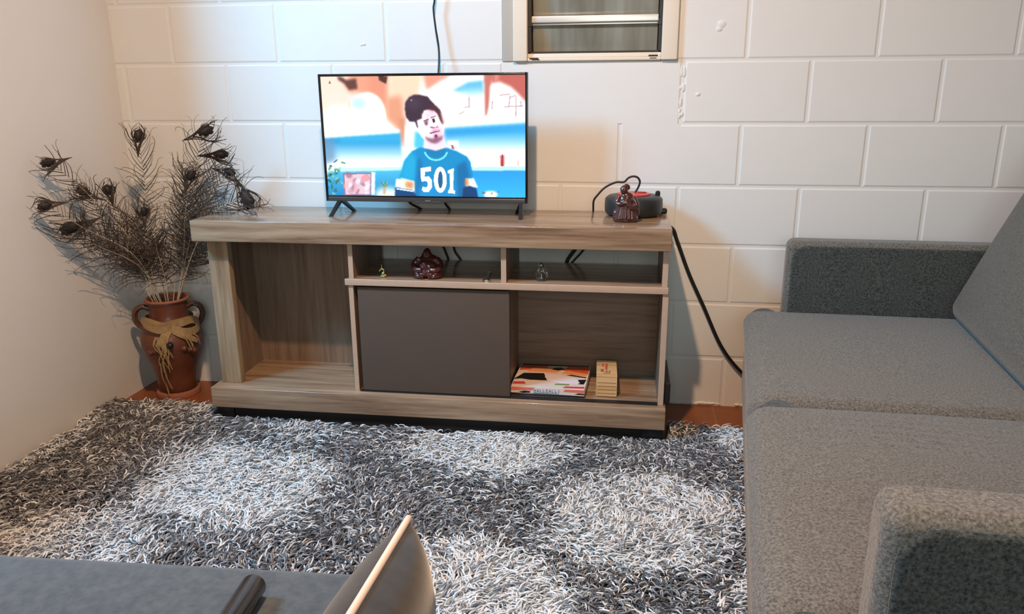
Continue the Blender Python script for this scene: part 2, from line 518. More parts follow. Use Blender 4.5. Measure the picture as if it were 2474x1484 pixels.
# window_1 : louvre window in the back wall
w1 = bpy.data.objects.new('window_1', None); w1.location = (1.49, 0, WZ0); link(w1); struct(w1)
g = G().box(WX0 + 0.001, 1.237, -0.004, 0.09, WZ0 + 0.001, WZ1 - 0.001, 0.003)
tag(g.make('casing', M['strip_grey'], w1, True), 'grey strip beside the left window jamb')  # thin box in one even grey, left of the jamb
g = G().box(1.237, 1.2855, -0.014, 0.09, WZ0 + 0.001, WZ1 - 0.001, 0.004); g.make('jamb', M['frame'], w1, True)
g = G().box(1.725, WX1 - 0.001, -0.014, 0.09, WZ0 + 0.001, WZ1 - 0.001, 0.004); g.make('jamb', M['frame'], w1, True)
g = G()
g.box(1.2855, 1.725, -0.010, 0.09, WZ0 + 0.001, 1.218, 0.003); g.box(1.2855, 1.725, 0.002, 0.09, 1.218, 1.232, 0.003)
g.make('sill_rail', M['frame'], w1, True)
g = G().box(1.292, 1.322, -0.0115, -0.009, 1.2135, 1.2185, 0.001); g.box(1.300, 1.326, -0.0115, -0.009, 1.2105, 1.2145, 0.001)
tag(g.make('slot', M['dark_metal'], w1), 'dark slot at the left end of the sill rail')
g = G().box(1.684, 1.714, -0.0115, -0.009, 1.2185, 1.2235, 0.001); g.box(1.688, 1.710, -0.0115, -0.009, 1.212, 1.2145, 0.001)
tag(g.make('slot', M['dark_metal'], w1), 'dark slot at the right end of the sill rail')
for (xa, xb) in ((1.2857, 1.2965), (1.7145, 1.7248)):
    g = G().box(xa, xb, 0.012, 0.075, 1.232, WZ1 - 0.002, 0.002)
    g.box(xa - 0.0 if xa < 1.5 else xa - 0.004, xb + 0.004 if xa < 1.5 else xb, 0.010, 0.030, 1.318, 1.338, 0.001)
    g.make('louvre_channel', M['dark_metal'], w1)
def tilt(cz, a=math.radians(14)):
    def fn(p):
        dz = p.z - cz; dy = p.y - 0.04
        return Vector((p.x, 0.04 + dy * math.cos(a) - dz * math.sin(a), cz + dz * math.cos(a) + dy * math.sin(a)))
    return fn
for cz, hh in ((1.2845, 0.045), (1.395, 0.052), (1.505, 0.05), (1.615, 0.05), (1.725, 0.05), (1.835, 0.05), (1.94, 0.045)):
    g = G().box(1.299, 1.712, 0.037, 0.043, cz - hh, cz + hh, 0.001).map(tilt(cz))
    lp = g.make('louvre_pane', M['louvre'], w1)
g = G().box(1.297, 1.7125, 0.008, 0.030, 1.3285, 1.3505, 0.003); g.box(1.297, 1.7125, 0.016, 0.034, 1.322, 1.3275, 0.001)
g.make('louvre_bar', M['alu'], w1, True)
g = G().box(1.2855, 1.725, 0.012, 0.03, 1.2325, 1.2385, 0.001)
g.make('louvre_gasket', M['dark_metal'], w1)
# unlit passage wall behind the louvres
g = G().box(0.9, 2.1, 0.55, 0.6, 0.8, 2.4); struct(g.make('wall_passage', plain('grey passage wall', srgb(110, 108, 96), 0.8, var=0.2, vscale=6), origin=(1.5, 0.57, 0.8)))

# ------------------------------------------------------------------ TV stand
def stand():
    t = thing('tv_stand', (1.0, -0.2, 0), 'long oak-coloured TV stand with brown sliding door, standing on the shag rug edge', 'tv stand')
    G().box(0.224, 1.765, -0.380, -0.034, 0.645, 0.713, 0.0025).make('top_board', M['wood_x'], t, True)
    G().box(0.230, 1.772, -0.382, -0.034, 0.063, 0.135, 0.0025).make('base_board', M['wood_x'], t, True)
    tag(G().box(0.246, 1.752, -0.362, -0.05, 0.004, 0.063).make('plinth', M['black_board'], t), 'black recessed plinth')
    g = G().box(1.70, 1.768, -0.372, -0.31, 0.0, 0.063, 0.003); tag(g.make('foot', M['black_plastic'], t), 'black block foot')
    g = G().box(0.237, 0.30, -0.368, -0.31, 0.0, 0.063, 0.003); tag(g.make('foot', M['black_plastic'], t), 'black block foot')
    G().box(0.247, 0.318, -0.330, -0.300, 0.135, 0.645, 0.0015).make('pilaster', M['wood_z'], t, True)
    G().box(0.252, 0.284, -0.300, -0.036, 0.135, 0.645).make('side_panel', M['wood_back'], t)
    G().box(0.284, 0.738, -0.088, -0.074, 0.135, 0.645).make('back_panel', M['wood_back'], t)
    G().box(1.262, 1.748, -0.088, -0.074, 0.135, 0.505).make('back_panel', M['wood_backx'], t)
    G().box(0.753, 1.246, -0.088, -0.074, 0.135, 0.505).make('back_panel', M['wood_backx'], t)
    def panel(name, x0, x1, z0, z1, y1=-0.036):
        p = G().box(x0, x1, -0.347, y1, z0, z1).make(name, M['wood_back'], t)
        e = G().box(x0 - 0.0005, x1 + 0.0005, -0.3495, -0.347, z0, z1, 0.0008).make('edge_band', M['edge'], p)
        e.location = p.location * 0
        # children of a mesh child keep the root offset already baked in
        return p
    panel('divider', 0.738, 0.753, 0.135, 0.506)
    panel('divider', 0.742, 0.757, 0.527, 0.645)
    G().box(1.246, 1.262, -0.3255, -0.036, 0.1375, 0.506).make('divider', M['wood_back'], t)
    panel('divider', 1.243, 1.259, 0.527, 0.645)
    panel('end_panel', 1.748, 1.765, 0.135, 0.506)
    panel('end_panel', 1.744, 1.760, 0.527, 0.645)
    G().box(0.734, 1.763, -0.352, -0.036, 0.506, 0.527).make('shelf', M['wood_x'], t)
    e = G().box(0.728, 1.764, -0.3565, -0.352, 0.5055, 0.5275, 0.002).make('edge_band', M['edge'], t, True)
    tag(G().box(0.765, 1.268, -0.345, -0.330, 0.138, 0.4985, 0.0015).make('sliding_door', M['taupe'], t, True), 'flat dark taupe sliding door')
    G().box(0.757, 1.748, -0.352, -0.326, 0.1352, 0.1372).make('door_track', M['black_board'], t)
    tag(G().box(1.7655, 1.787, -0.33, -0.10, 0.1355, 0.205, 0.004).make('corner_block', M['black_plastic'], t), 'black block at the right rear corner')
    return t
# parent offset for grandchildren: child meshes have location 0, their data is relative to the root
def fix_sub():
    pass
def G_make_child(self, name, mat, parent=None, smooth=False, origin=None):
    return G._make(self, name, mat, parent, smooth, origin)
G._make = G.make
def _root(o):
    while o.parent is not None: o = o.parent
    return o
def _mk(self, name, mat, parent=None, smooth=False, origin=None):
    if parent is not None and parent.parent is not None:
        r = _root(parent)
        o = G._make(self, name, mat, None, smooth, origin=None)
        off = Vector(r.location) + Vector(parent.location)
        o.data.transform(Matrix.Translation(-off))
        o.parent = parent
        return o
    return G._make(self, name, mat, parent, smooth, origin)
G.make = _mk
stand()

# ------------------------------------------------------------------ television
def paint_screen():
    W, H = 420, 236
    # zoom-picture coordinates (corners of the lit area)
    TL, TR, BR, BL = (126, 118), (1922, 103), (1918, 1194), (190, 1170)
    u = (np.arange(W) + 0.5) / W; v = (np.arange(H) + 0.5) / H
    U, V = np.meshgrid(u, v)
    X = (1 - V) * ((1 - U) * TL[0] + U * TR[0]) + V * ((1 - U) * BL[0] + U * BR[0])
    Y = (1 - V) * ((1 - U) * TL[1] + U * TR[1]) + V * ((1 - U) * BL[1] + U * BR[1])
    img = np.ones((H, W, 3)) * np.array([1.0, 0.99, 0.985])
    def inside(poly):
        m = np.zeros((H, W), bool)
        n = len(poly)
        for i in range(n):
            x0, y0 = poly[i]; x1, y1 = poly[(i + 1) % n]
            if y0 == y1: continue
            c = ((Y >= min(y0, y1)) & (Y < max(y0, y1)))
            xi = x0 + (Y - y0) * (x1 - x0) / (y1 - y0)
            m ^= c & (X < xi)
        return m.astype(float)
    def blur(m, k):
        for _ in range(2):
            for ax in (0, 1):
                p = np.concatenate([np.repeat(np.take(m, [0], ax), k, ax), m, np.repeat(np.take(m, [-1], ax), k, ax)], ax)
                c = np.cumsum(p, ax)
                z = np.zeros_like(np.take(c, [0], ax))
                c = np.concatenate([z, c], ax)
                n = m.shape[ax]
                m = (np.take(c, range(2 * k + 1, 2 * k + 1 + n), ax) - np.take(c, range(0, n), ax)) / (2 * k + 1)
        return m
    def put(m, col, a=1.0):
        nonlocal img
        m = (m * a)[..., None]
        img = img * (1 - m) + np.array(col) / 255.0 * m
    def poly(p, col, a=1.0, k=1):
        m = inside(p)
        put(blur(m, k) if k else m, col, a)
    def el(cx, cy, rx, ry, col, a=1.0, k=1, rot=0):
        c, s = math.cos(rot), math.sin(rot)
        dx, dy = X - cx, Y - cy
        m = (((dx * c + dy * s) / rx) ** 2 + ((-dx * s + dy * c) / ry) ** 2 < 1).astype(float)
        put(blur(m, k) if k else m, col, a)
    def grad(p, c0, c1, y0, y1, k=2):
        m = blur(inside(p), k)[..., None]
        t = np.clip((Y - y0) / (y1 - y0), 0, 1)[..., None]
        nonlocal img
        cc = (np.array(c0) * (1 - t) + np.array(c1) * t) / 255.0
        img = img * (1 - m) + cc * m
    # upper set: salmon wall, arches
    poly([(100, 90), (760, 90), (740, 500), (500, 480), (380, 560), (130, 560)], (246, 212, 196), 1, 5)
    poly([(420, 90), (735, 90), (730, 470), (600, 330), (480, 260), (390, 260), (330, 180)], (224, 152, 126), 1, 4)
    poly([(560, 110), (740, 110), (735, 420), (640, 300), (560, 250)], (218, 142, 118), 1, 5)
    poly([(735, 90), (1050, 90), (1010, 300), (900, 330), (830, 560), (730, 500)], (240, 204, 178), 1, 6)
    poly([(720, 300), (850, 280), (880, 480), (850, 640), (800, 560), (720, 480)], (216, 150, 120), 1, 5)
    poly([(1040, 90), (1330, 90), (1180, 170), (1070, 250)], (230, 148, 128), 1, 4)
    poly([(120, 300), (330, 200), (350, 330), (200, 420), (130, 560)], (247, 214, 200), 1, 8)
    # arches
    el(545, 450, 165, 195, (255, 255, 255), 1, 2); poly([(385, 440), (708, 440), (708, 640), (385, 640)], (255, 255, 255), 1, 2)
    el(470, 350, 85, 60, (178, 226, 244), 1, 8)
    el(300, 520, 150, 140, (255, 252, 250), 1, 8)
    poly([(378, 330), (402, 330), (404, 560), (384, 560)], (240, 206, 196), .9, 2)
    poly([(1080, 240), (1330, 120), (1570, 112), (1570, 560), (1180, 560)], (255, 255, 255), 1, 4)
    poly([(1290, 240), (1430, 165), (1562, 150), (1562, 262), (1440, 268)], (92, 178, 228), 1, 3)
    poly([(1350, 235), (1562, 220), (1562, 290), (1380, 300)], (190, 226, 244), .8, 6)
    # right column and terracotta corner
    poly([(1568, 90), (1640, 90), (1620, 300), (1610, 380), (1590, 460), (1576, 460)], (188, 110, 98), 1, 2)
    poly([(1620, 90), (1930, 90), (1930, 350), (1880, 290), (1800, 210), (1700, 165), (1630, 180)], (184, 92, 84), 1, 3)
    poly([(1660, 90), (1700, 90), (1690, 160), (1650, 160)], (226, 150, 138), .7, 3)
    poly([(1625, 200), (1700, 185), (1800, 240), (1905, 350), (1905, 480), (1620, 480)], (253, 243, 244), 1, 3)
    for (a, b) in (((1700, 280), (1790, 270)), ((1790, 280), (1780, 380)), ((1740, 380), (1905, 372)), ((1842, 290), (1838, 470)), ((1790, 300), (1842, 280)), ((1880, 330), (1885, 380)), ((1640, 330), (1635, 400)), ((1440, 290), (1440, 380)), ((1400, 385), (1448, 380)), ((1350, 445), (1400, 420))):
        dx, dy = b[0] - a[0], b[1] - a[1]; L = math.hypot(dx, dy); nx, ny = -dy / L * 5, dx / L * 5
        poly([(a[0] + nx, a[1] + ny), (b[0] + nx, b[1] + ny), (b[0] - nx, b[1] - ny), (a[0] - nx, a[1] - ny)], (170, 130, 140), .7, 0)
    # dark hanging things at the top
    poly([(280, 118), (330, 125), (360, 150), (450, 135), (462, 225), (385, 235), (345, 180), (290, 150)], (84, 52, 48), .95, 2)
    poly([(648, 110), (730, 120), (718, 182), (655, 150)], (72, 42, 40), 1, 1)
    poly([(200, 180), (212, 150), (226, 180)], (120, 80, 60), .9, 0)
    # shelves left
    grad([(150, 645), (842, 600), (862, 925), (170, 925)], (40, 150, 205), (255, 255, 255), 690, 880, 3)
    poly([(150, 650), (245, 645), (262, 860), (175, 890)], (98, 140, 178), .8, 6)
    poly([(300, 640), (842, 600), (845, 690), (300, 700)], (52, 168, 218), .8, 5)
    poly([(140, 605), (842, 575), (842, 606), (150, 650)], (232, 250, 255), 1, 2)
    grad([(180, 950), (850, 935), (830, 1180), (190, 1180)], (70, 178, 222), (32, 128, 190), 950, 1180, 2)
    poly([(240, 918), (862, 912), (862, 938), (240, 952)], (186, 240, 250), 1, 1)
    # pillar between
    poly([(820, 480), (885, 470), (872, 760), (852, 700)], (206, 140, 112), 1, 3)
    poly([(885, 545), (985, 560), (965, 740), (880, 790)], (252, 250, 250), 1, 2)
    poly([(965, 590), (1060, 620), (1050, 760), (955, 740)], (80, 190, 232), 1, 3)
    # shelves right
    poly([(1210, 500), (1920, 470), (1920, 530), (1220, 565)], (252, 255, 255), 1, 3)
    poly([(1330, 490), (1905, 466), (1905, 492), (1330, 520)], (190, 200, 200), .5, 3)
    grad([(1222, 565), (1925, 520), (1925, 900), (1300, 900), (1222, 700)], (56, 166, 222), (252, 250, 252), 600, 790, 3)
    poly([(1225, 590), (1925, 540), (1925, 575), (1225, 640)], (38, 140, 205), .7, 5)
    poly([(1250, 680), (1345, 680), (1345, 760), (1250, 740)], (252, 240, 242), .9, 2)
    poly([(1280, 715), (1300, 715), (1312, 755), (1290, 750)], (170, 70, 80), .9, 0)
    poly([(1440, 912), (1920, 905), (1920, 945), (1440, 945)], (178, 232, 246), 1, 1)
    grad([(1440, 945), (1925, 945), (1925, 1200), (1500, 1200)], (36, 148, 226), (52, 176, 244), 945, 1190, 1)
    poly([(1700, 810), (1742, 805), (1738, 905), (1704, 905)], (190, 96, 90), .9, 1); poly([(1714, 800), (1726, 800), (1730, 905), (1712, 905)], (150, 40, 44), .9, 0)
    poly([(1842, 850), (1868, 850), (1866, 905), (1844, 905)], (226, 190, 176), .9, 1)
    poly([(1540, 790), (1556, 790), (1556, 810), (1540, 810)], (240, 180, 180), .8, 1)
    el(1620, 1165, 58, 32, (252, 250, 236), 1, 2); el(1560, 1150, 18, 10, (120, 100, 90), .8, 0); el(1630, 1155, 10, 10, (170, 140, 90), .9, 0); el(1690, 1140, 10, 8, (110, 120, 150), .8, 0)
    # plants, picture frame
    r2 = np.random.default_rng(3)
    for k in range(34):
        x, y = 225 + 50 * r2.normal(), 1015 + 55 * r2.normal()
        el(x, y, 12 + 16 * r2.random(), 6 + 6 * r2.random(), [(66, 138, 120), (40, 104, 96), (130, 190, 150), (30, 90, 100)][k % 4], .8, 0, r2.random() * 3)
    poly([(322, 966), (578, 964), (572, 1168), (332, 1172)], (150, 110, 138), 1, 0)
    poly([(338, 980), (568, 977), (562, 1160), (346, 1162)], (214, 190, 204), 1, 0)
    for k in range(22):
        el(345 + 215 * r2.random(), 985 + 170 * r2.random(), 12 + 26 * r2.random(), 10 + 16 * r2.random(), [(242, 226, 232), (150, 104, 128), (226, 170, 176), (190, 150, 176)][k % 4], .75, 1, r2.random() * 3)
    el(522, 1015, 36, 30, (222, 150, 160), 1, 0)
    poly([(580, 960), (612, 960), (606, 1168), (575, 1168)], (250, 248, 250), .9, 1)
    el(720, 1150, 110, 50, (246, 246, 236), .9, 6)
    for k in range(13):
        a = -PI * (0.05 + 0.9 * k / 12); L = 62 + 22 * r2.random()
        x1, y1 = 695 + L * math.cos(a), 1095 + L * 0.9 * math.sin(a)
        poly([(688, 1095), (702, 1095), (x1, y1)], [(84, 140, 120), (160, 180, 130), (60, 110, 110)][k % 3], .9, 0)
    poly([(682, 1095), (708, 1095), (703, 1165), (680, 1165)], (190, 160, 110), .8, 1)
    # ---- person on the screen
    skin = (246, 214, 226); skin_d = (214, 140, 166)
    poly([(1055, 660), (1215, 640), (1235, 745), (1150, 775), (1040, 740)], (246, 214, 232), 1, 1)
    poly([(1110, 690), (1170, 690), (1160, 750), (1120, 740)], (228, 160, 190), .6, 3)
    # shirt
    poly([(1010, 735), (1060, 745), (1150, 768), (1240, 738), (1330, 770), (1420, 820), (1450, 870), (1470, 1000), (1455, 1040), (1500, 1190), (960, 1190), (960, 1040), (830, 1005), (870, 860), (940, 770)], (16, 134, 190), 1, 1)
    poly([(830, 1005), (870, 860), (940, 770), (985, 860), (960, 1040)], (28, 168, 214), .8, 4)
    poly([(985, 850), (1015, 820), (1035, 960), (1010, 1190), (965, 1190)], (14, 92, 150), .55, 3)
    poly([(1330, 900), (1410, 860), (1440, 1000), (1390, 1190), (1330, 1190)], (12, 84, 140), .6, 3)
    poly([(1000, 1100), (1330, 1080), (1330, 1190), (1000, 1190)], (30, 140, 206), .6, 4)
    # collar
    for i in range(14):
        a0 = PI * (0.08 + 0.84 * i / 14); a1 = PI * (0.08 + 0.84 * (i + 1) / 14)
        def cp(a, r): return (1150 + (92 + r) * math.cos(a), 755 + (88 + r) * math.sin(a))
        poly([cp(a0, 0), cp(a1, 0), cp(a1, 16), cp(a0, 16)], (120, 226, 240), .9, 0)
    el(1150, 758, 86, 70, (18, 118, 170), .9, 1)
    poly([(1055, 690), (1215, 690), (1240, 738), (1150, 766), (1050, 742)], (246, 214, 232), 1, 1)
    # sleeves
    poly([(800, 1020), (955, 1045), (945, 1120), (790, 1095)], (250, 244, 226), 1, 1); poly([(880, 1040), (955, 1048), (948, 1118), (875, 1100)], (196, 120, 70), .8, 3)
    poly([(790, 1100), (945, 1125), (985, 1190), (785, 1190)], (10, 66, 120), 1, 1); poly([(800, 1105), (950, 1130), (952, 1142), (800, 1118)], (220, 236, 246), .9, 0)
    poly([(1405, 1020), (1475, 1015), (1510, 1100), (1405, 1090)], (250, 240, 222), 1, 1); poly([(1398, 1020), (1430, 1020), (1432, 1085), (1398, 1090)], (190, 110, 70), .8, 2)
    poly([(1385, 1100), (1440, 1085), (1500, 1110), (1512, 1190), (1375, 1190)], (14, 60, 112), 1, 1)
    # face (tilted)
    poly([(985, 500), (1030, 440), (1100, 400), (1160, 405), (1195, 470), (1222, 545), (1215, 620), (1190, 680), (1135, 715), (1080, 690), (1030, 650), (1000, 600)], (250, 236, 240), 1, 1)
    poly([(1040, 430), (1110, 400), (1160, 410), (1150, 470), (1060, 500)], (238, 190, 214), .7, 4)
    poly([(1100, 560), (1200, 540), (1215, 640), (1120, 680)], (236, 170, 200), .7, 5)
    poly([(1045, 515), (1085, 492), (1080, 540), (1060, 545)], (110, 60, 84), .85, 1); poly([(1118, 485), (1140, 478), (1146, 515), (1126, 520)], (60, 30, 50), .95, 0)
    poly([(1040, 500), (1090, 480), (1090, 490), (1045, 512)], (90, 50, 70), .8, 0); poly([(1105, 470), (1150, 455), (1150, 464), (1108, 482)], (90, 50, 70), .7, 0)
    poly([(1098, 550), (1118, 552), (1150, 560), (1165, 545), (1140, 500), (1160, 535), (1175, 560), (1120, 570), (1100, 560)], (170, 84, 120), .8, 0)
    poly([(1098, 608), (1140, 594), (1186, 588), (1186, 596), (1140, 606), (1100, 618)], (80, 40, 66), .95, 0)
    poly([(1100, 600), (1140, 575), (1185, 580), (1185, 590), (1140, 596)], (226, 140, 170), .7, 1)
    poly([(1050, 630), (1080, 650), (1130, 660), (1145, 625), (1165, 625), (1175, 650), (1212, 625), (1205, 670), (1150, 706), (1110, 700), (1065, 670)], (120, 70, 96), .85, 2)
    poly([(1140, 622), (1162, 622), (1160, 648), (1142, 648)], (90, 46, 70), .9, 0)
    # hair
    poly([(985, 560), (968, 510), (925, 512), (890, 470), (880, 400), (885, 340), (920, 295), (960, 275), (1010, 275), (1080, 290), (1115, 330), (1150, 370), (1190, 405), (1195, 450), (1215, 540), (1195, 510), (1165, 440), (1140, 412), (1090, 404), (1050, 410), (1030, 450), (1030, 480), (985, 500), (998, 570)], (58, 40, 56), 1, 1)
    el(960, 350, 60, 50, (74, 58, 78), .7, 6); el(1130, 390, 40, 26, (92, 40, 44), .6, 3)
    poly([(1160, 410), (1200, 420), (1230, 530), (1205, 530)], (120, 56, 50), .6, 2)
    el(938, 322, 7, 9, (170, 160, 180), .8, 0)
    # number on the shirt
    dig = (244, 250, 246)
    poly([(1012, 925), (1105, 908), (1104, 950), (1052, 958), (1050, 1000), (1085, 998), (1112, 1030), (1112, 1100), (1085, 1140), (1040, 1142), (1025, 1120), (1032, 1092), (1060, 1100), (1076, 1085), (1076, 1052), (1058, 1040), (1020, 1046)], dig, 1, 0)
    el(1186, 1030, 56, 118, dig, 1, 0); el(1187, 1030, 21, 78, (24, 92, 138), 1, 0)
    poly([(1250, 948), (1306, 922), (1302, 960), (1298, 1125), (1315, 1130), (1312, 1158), (1252, 1150), (1254, 1124), (1268, 1120), (1270, 968), (1250, 972)], dig, 1, 0)
    return np.clip(img, 0, 1), W, H

def television():
    t = thing('television', (0.965, -0.19, 0.713), 'flat black television showing a person in a blue 501 jersey, on the TV stand', 'television')
    x0, x1, z0, z1, yf = 0.6215, 1.309, 0.757, 1.1685, -0.190
    def wq(x, z, y): return (x, y, z)
    # casing
    g = G().box(x0, x1, yf, yf + 0.012, z0, z1, 0.003)
    g.box(x0 + 0.05, x1 - 0.05, yf + 0.012, yf + 0.055, z0 + 0.01, z0 + 0.23, 0.008)
    c = g.make('casing', M['black_plastic'], t, True)
    # bezel (ring)
    b = 0.008; ch = 0.020
    g = G()
    g.box(x0, x0 + b, yf - 0.004, yf, z0, z1, 0.001); g.box(x1 - b, x1, yf - 0.004, yf, z0, z1, 0.001)
    g.box(x0 + b, x1 - b, yf - 0.004, yf, z1 - b, z1, 0.001); g.box(x0 + b, x1 - b, yf - 0.004, yf, z0 + 0.015, z0 + ch, 0.001)
    g.make('bezel', M['tv_bezel'], t, True)
    g = G().box(x0 + b, x1 - b, yf - 0.006, yf, z0, z0 + 0.015, 0.002)
    g.box(0.93, 1.02, yf - 0.0065, yf - 0.001, z0 - 0.004, z0 + 0.004, 0.002)
    tag(g.make('lower_bezel', M['tv_chin'], t, True), 'grey brushed strip under the screen')
    tag(G().box(0.966, 0.984, yf - 0.0075, yf - 0.006, z0 + 0.003, z0 + 0.0075, 0.0005).make('badge', M['silver'], t), 'tiny silver badge')
    # screen with its picture
    img, W, H = paint_screen()
    sx0, sx1, sz0, sz1 = x0 + b, x1 - b, z0 + ch, z1 - b
    xs = np.linspace(sx0, sx1, W); zs = np.linspace(sz1, sz0, H)
    XX, ZZ = np.meshgrid(xs, zs)
    verts = np.stack([XX - 0.965, np.full_like(XX, yf - 0.0008 + 0.19), ZZ - 0.713], -1).reshape(-1, 3)
    idx = np.arange(W * H).reshape(H, W)
    faces = np.stack([idx[:-1, :-1], idx[1:, :-1], idx[1:, 1:], idx[:-1, 1:]], -1).reshape(-1, 4)
    me = bpy.data.meshes.new('screen')
    me.vertices.add(len(verts)); me.vertices.foreach_set('co', verts.astype(np.float32).ravel())
    me.loops.add(faces.size); me.loops.foreach_set('vertex_index', faces.astype(np.int32).ravel())
    me.polygons.add(len(faces)); me.polygons.foreach_set('loop_start', np.arange(0, faces.size, 4, dtype=np.int32)); me.polygons.foreach_set('loop_total', np.full(len(faces), 4, dtype=np.int32))
    me.update(calc_edges=True)
    lin = np.where(img <= 0.04045, img / 12.92, ((img + 0.055) / 1.055) ** 2.4)
    colr = np.concatenate([lin, np.ones((H, W, 1))], -1).reshape(-1, 4).astype(np.float32)
    at = me.color_attributes.new('picture', 'FLOAT_COLOR', 'POINT'); at.data.foreach_set('color', colr.ravel())
    me.materials.append(attr_mat('lit screen', 'picture', emit=1.35))
    o = bpy.data.objects.new('screen', me); link(o, t)
    # feet
    for (mx, fx, rx) in ((0.668, 0.6545, 0.688), (1.287, 1.2925, 1.262)):
        g = G()
        def bar(p, q, w0, w1):
            p, q = Vector(p), Vector(q); d = (q - p)
            n = 6; rows_ = []
            for i in range(n + 1):
                tt = i / n; c_ = p + d * tt; w = w0 + (w1 - w0) * tt
                rows_.append([(c_.x - 0.006, c_.y - w, c_.z), (c_.x + 0.006, c_.y - w, c_.z), (c_.x + 0.006, c_.y + w, c_.z), (c_.x - 0.006, c_.y + w, c_.z)])
            v = [x for r in rows_ for x in r]; f = []
            for i in range(n):
                for k in range(4): f.append((i * 4 + k, i * 4 + (k + 1) % 4, i * 4 + 4 + (k + 1) % 4, i * 4 + 4 + k))
            f += [(0, 1, 2, 3), (n * 4, n * 4 + 1, n * 4 + 2, n * 4 + 3)]
            g.add(v, f)
        bar((mx, -0.184, 0.760), (fx, -0.247, 0.7132), 0.014, 0.007)
        bar((mx, -0.176, 0.760), (rx, -0.113, 0.7132), 0.014, 0.007)
        g.make('foot', M['black_plastic'], t, False)
    return t
television()

# ------------------------------------------------------------------ cables
def cable(name, pts, r, label, n=10):
    o = G().tube(spline(pts, n), r, 8).make(name, M['black_rubber'], smooth='all', origin=pts[0])
    return tag(o, label, 'cable')
cable('antenna_cable', [(0.990, -0.030, 1.62), (0.984, -0.030, 1.46), (0.979, -0.030, 1.403), (0.9745, -0.030, 1.374), (0.9805, -0.032, 1.315), (0.9895, -0.034, 1.245), (0.9905, -0.060, 1.16), (0.990, -0.125, 1.04), (0.990, -0.132, 0.985)][:], 0.0032,
      'thin black cable hanging down the wall to the back of the television')
cable('power_cable', [(0.885, -0.130, 0.770), (0.890, -0.110, 0.742), (0.907, -0.055, 0.7165), (0.925, -0.0165, 0.690), (0.965, -0.0155, 0.60), (0.986, -0.0155, 0.557), (1.0005, -0.0155, 0.506), (1.005, -0.0155, 0.40)], 0.0042,
      'black cable slanting down from under the television, left of its neighbour behind the open shelf')
cable('signal_cable', [(1.015, -0.130, 0.772), (1.0145, -0.115, 0.745), (1.015, -0.060, 0.7175), (1.015, -0.0165, 0.690), (1.017, -0.0155, 0.60), (1.022, -0.0155, 0.557), (1.049, -0.0155, 0.508), (1.060, -0.0155, 0.40)], 0.0042,
      'black cable dropping straight down under the television, right of its neighbour behind the open shelf')
cable('extension_cable', [(1.424, -0.0155, 0.40), (1.424, -0.0155, 0.512), (1.449, -0.0155, 0.563), (1.50, -0.0155, 0.620), (1.60, -0.0155, 0.655), (1.72, -0.0155, 0.672), (1.785, -0.0155, 0.655), (1.808, -0.014, 0.608), (1.853, -0.013, 0.496), (1.910, -0.013, 0.378), (1.985, -0.013, 0.225), (2.074, -0.013, 0.122), (2.20, -0.013, 0.03), (2.34, -0.013, 0.012)], 0.0062,
      'thick black cable drooping along the wall from the TV stand to behind the grey sofa')

# ------------------------------------------------------------------ cord reel
def reel():
    cx, cy, z = 1.652, -0.106, 0.7135
    t = thing('cord_reel', (cx, cy, z), 'round black cord reel with red centre on the right end of the TV stand', 'cord reel')
    R = 0.0945
    prof = [(R - 0.018, 0), (R - 0.006, 0.003), (R, 0.012), (R + 0.001, 0.030), (R, 0.052), (R - 0.003, 0.057), (R - 0.012, 0.0635), (R - 0.030, 0.066), (0.055, 0.066)]
    G().lathe(prof, (cx, cy, z), 56).make('body', M['reel'], t, True)
    g = G().lathe([(0.054, 0.0662), (0.054, 0.0700), (0.050, 0.0715), (0.020, 0.072)], (cx, cy, z), 40)
    tag(g.make('centre_disc', M['red'], t, True), 'red centre disc')
    g = G().box(cx + 0.012, cx + 0.040, cy - 0.006, cy + 0.006, z + 0.0717, z + 0.0755, 0.002); g.make('socket_cover', plain('dark red plastic', (0.30, 0.02, 0.02, 1), 0.4), t)
    g = G().lathe([(0.0075, 0), (0.0085, 0.006), (0.0075, 0.015), (0.004, 0.018)], (cx + 0.078, cy + 0.010, z + 0.0605), 14)
    g.make('crank_knob', M['black_plastic'], t, True)
    g = G().box(cx + 0.085, cx + 0.112, cy + 0.02, cy + 0.045, z, z + 0.018, 0.006); g.make('stand_foot', M['black_plastic'], t, True)
    pts = [(1.652, -0.098, 0.779), (1.664, -0.098, 0.800), (1.670, -0.098, 0.820), (1.663, -0.098, 0.834), (1.648, -0.098, 0.8385), (1.632, -0.098, 0.833), (1.618, -0.098, 0.820), (1.590, -0.098, 0.818), (1.555, -0.098, 0.800), (1.532, -0.096, 0.775), (1.5195, -0.090, 0.755), (1.518, -0.075, 0.722), (1.517, -0.050, 0.7172), (1.515, -0.0165, 0.690), (1.50, -0.0155, 0.600), (1.478, -0.0155, 0.562), (1.452, -0.0155, 0.532), (1.440, -0.0155, 0.510), (1.438, -0.0155, 0.42)]
    G().tube(spline(pts, 10), 0.0034, 8).make('lead', M['black_rubber'], t, 'all')
reel()

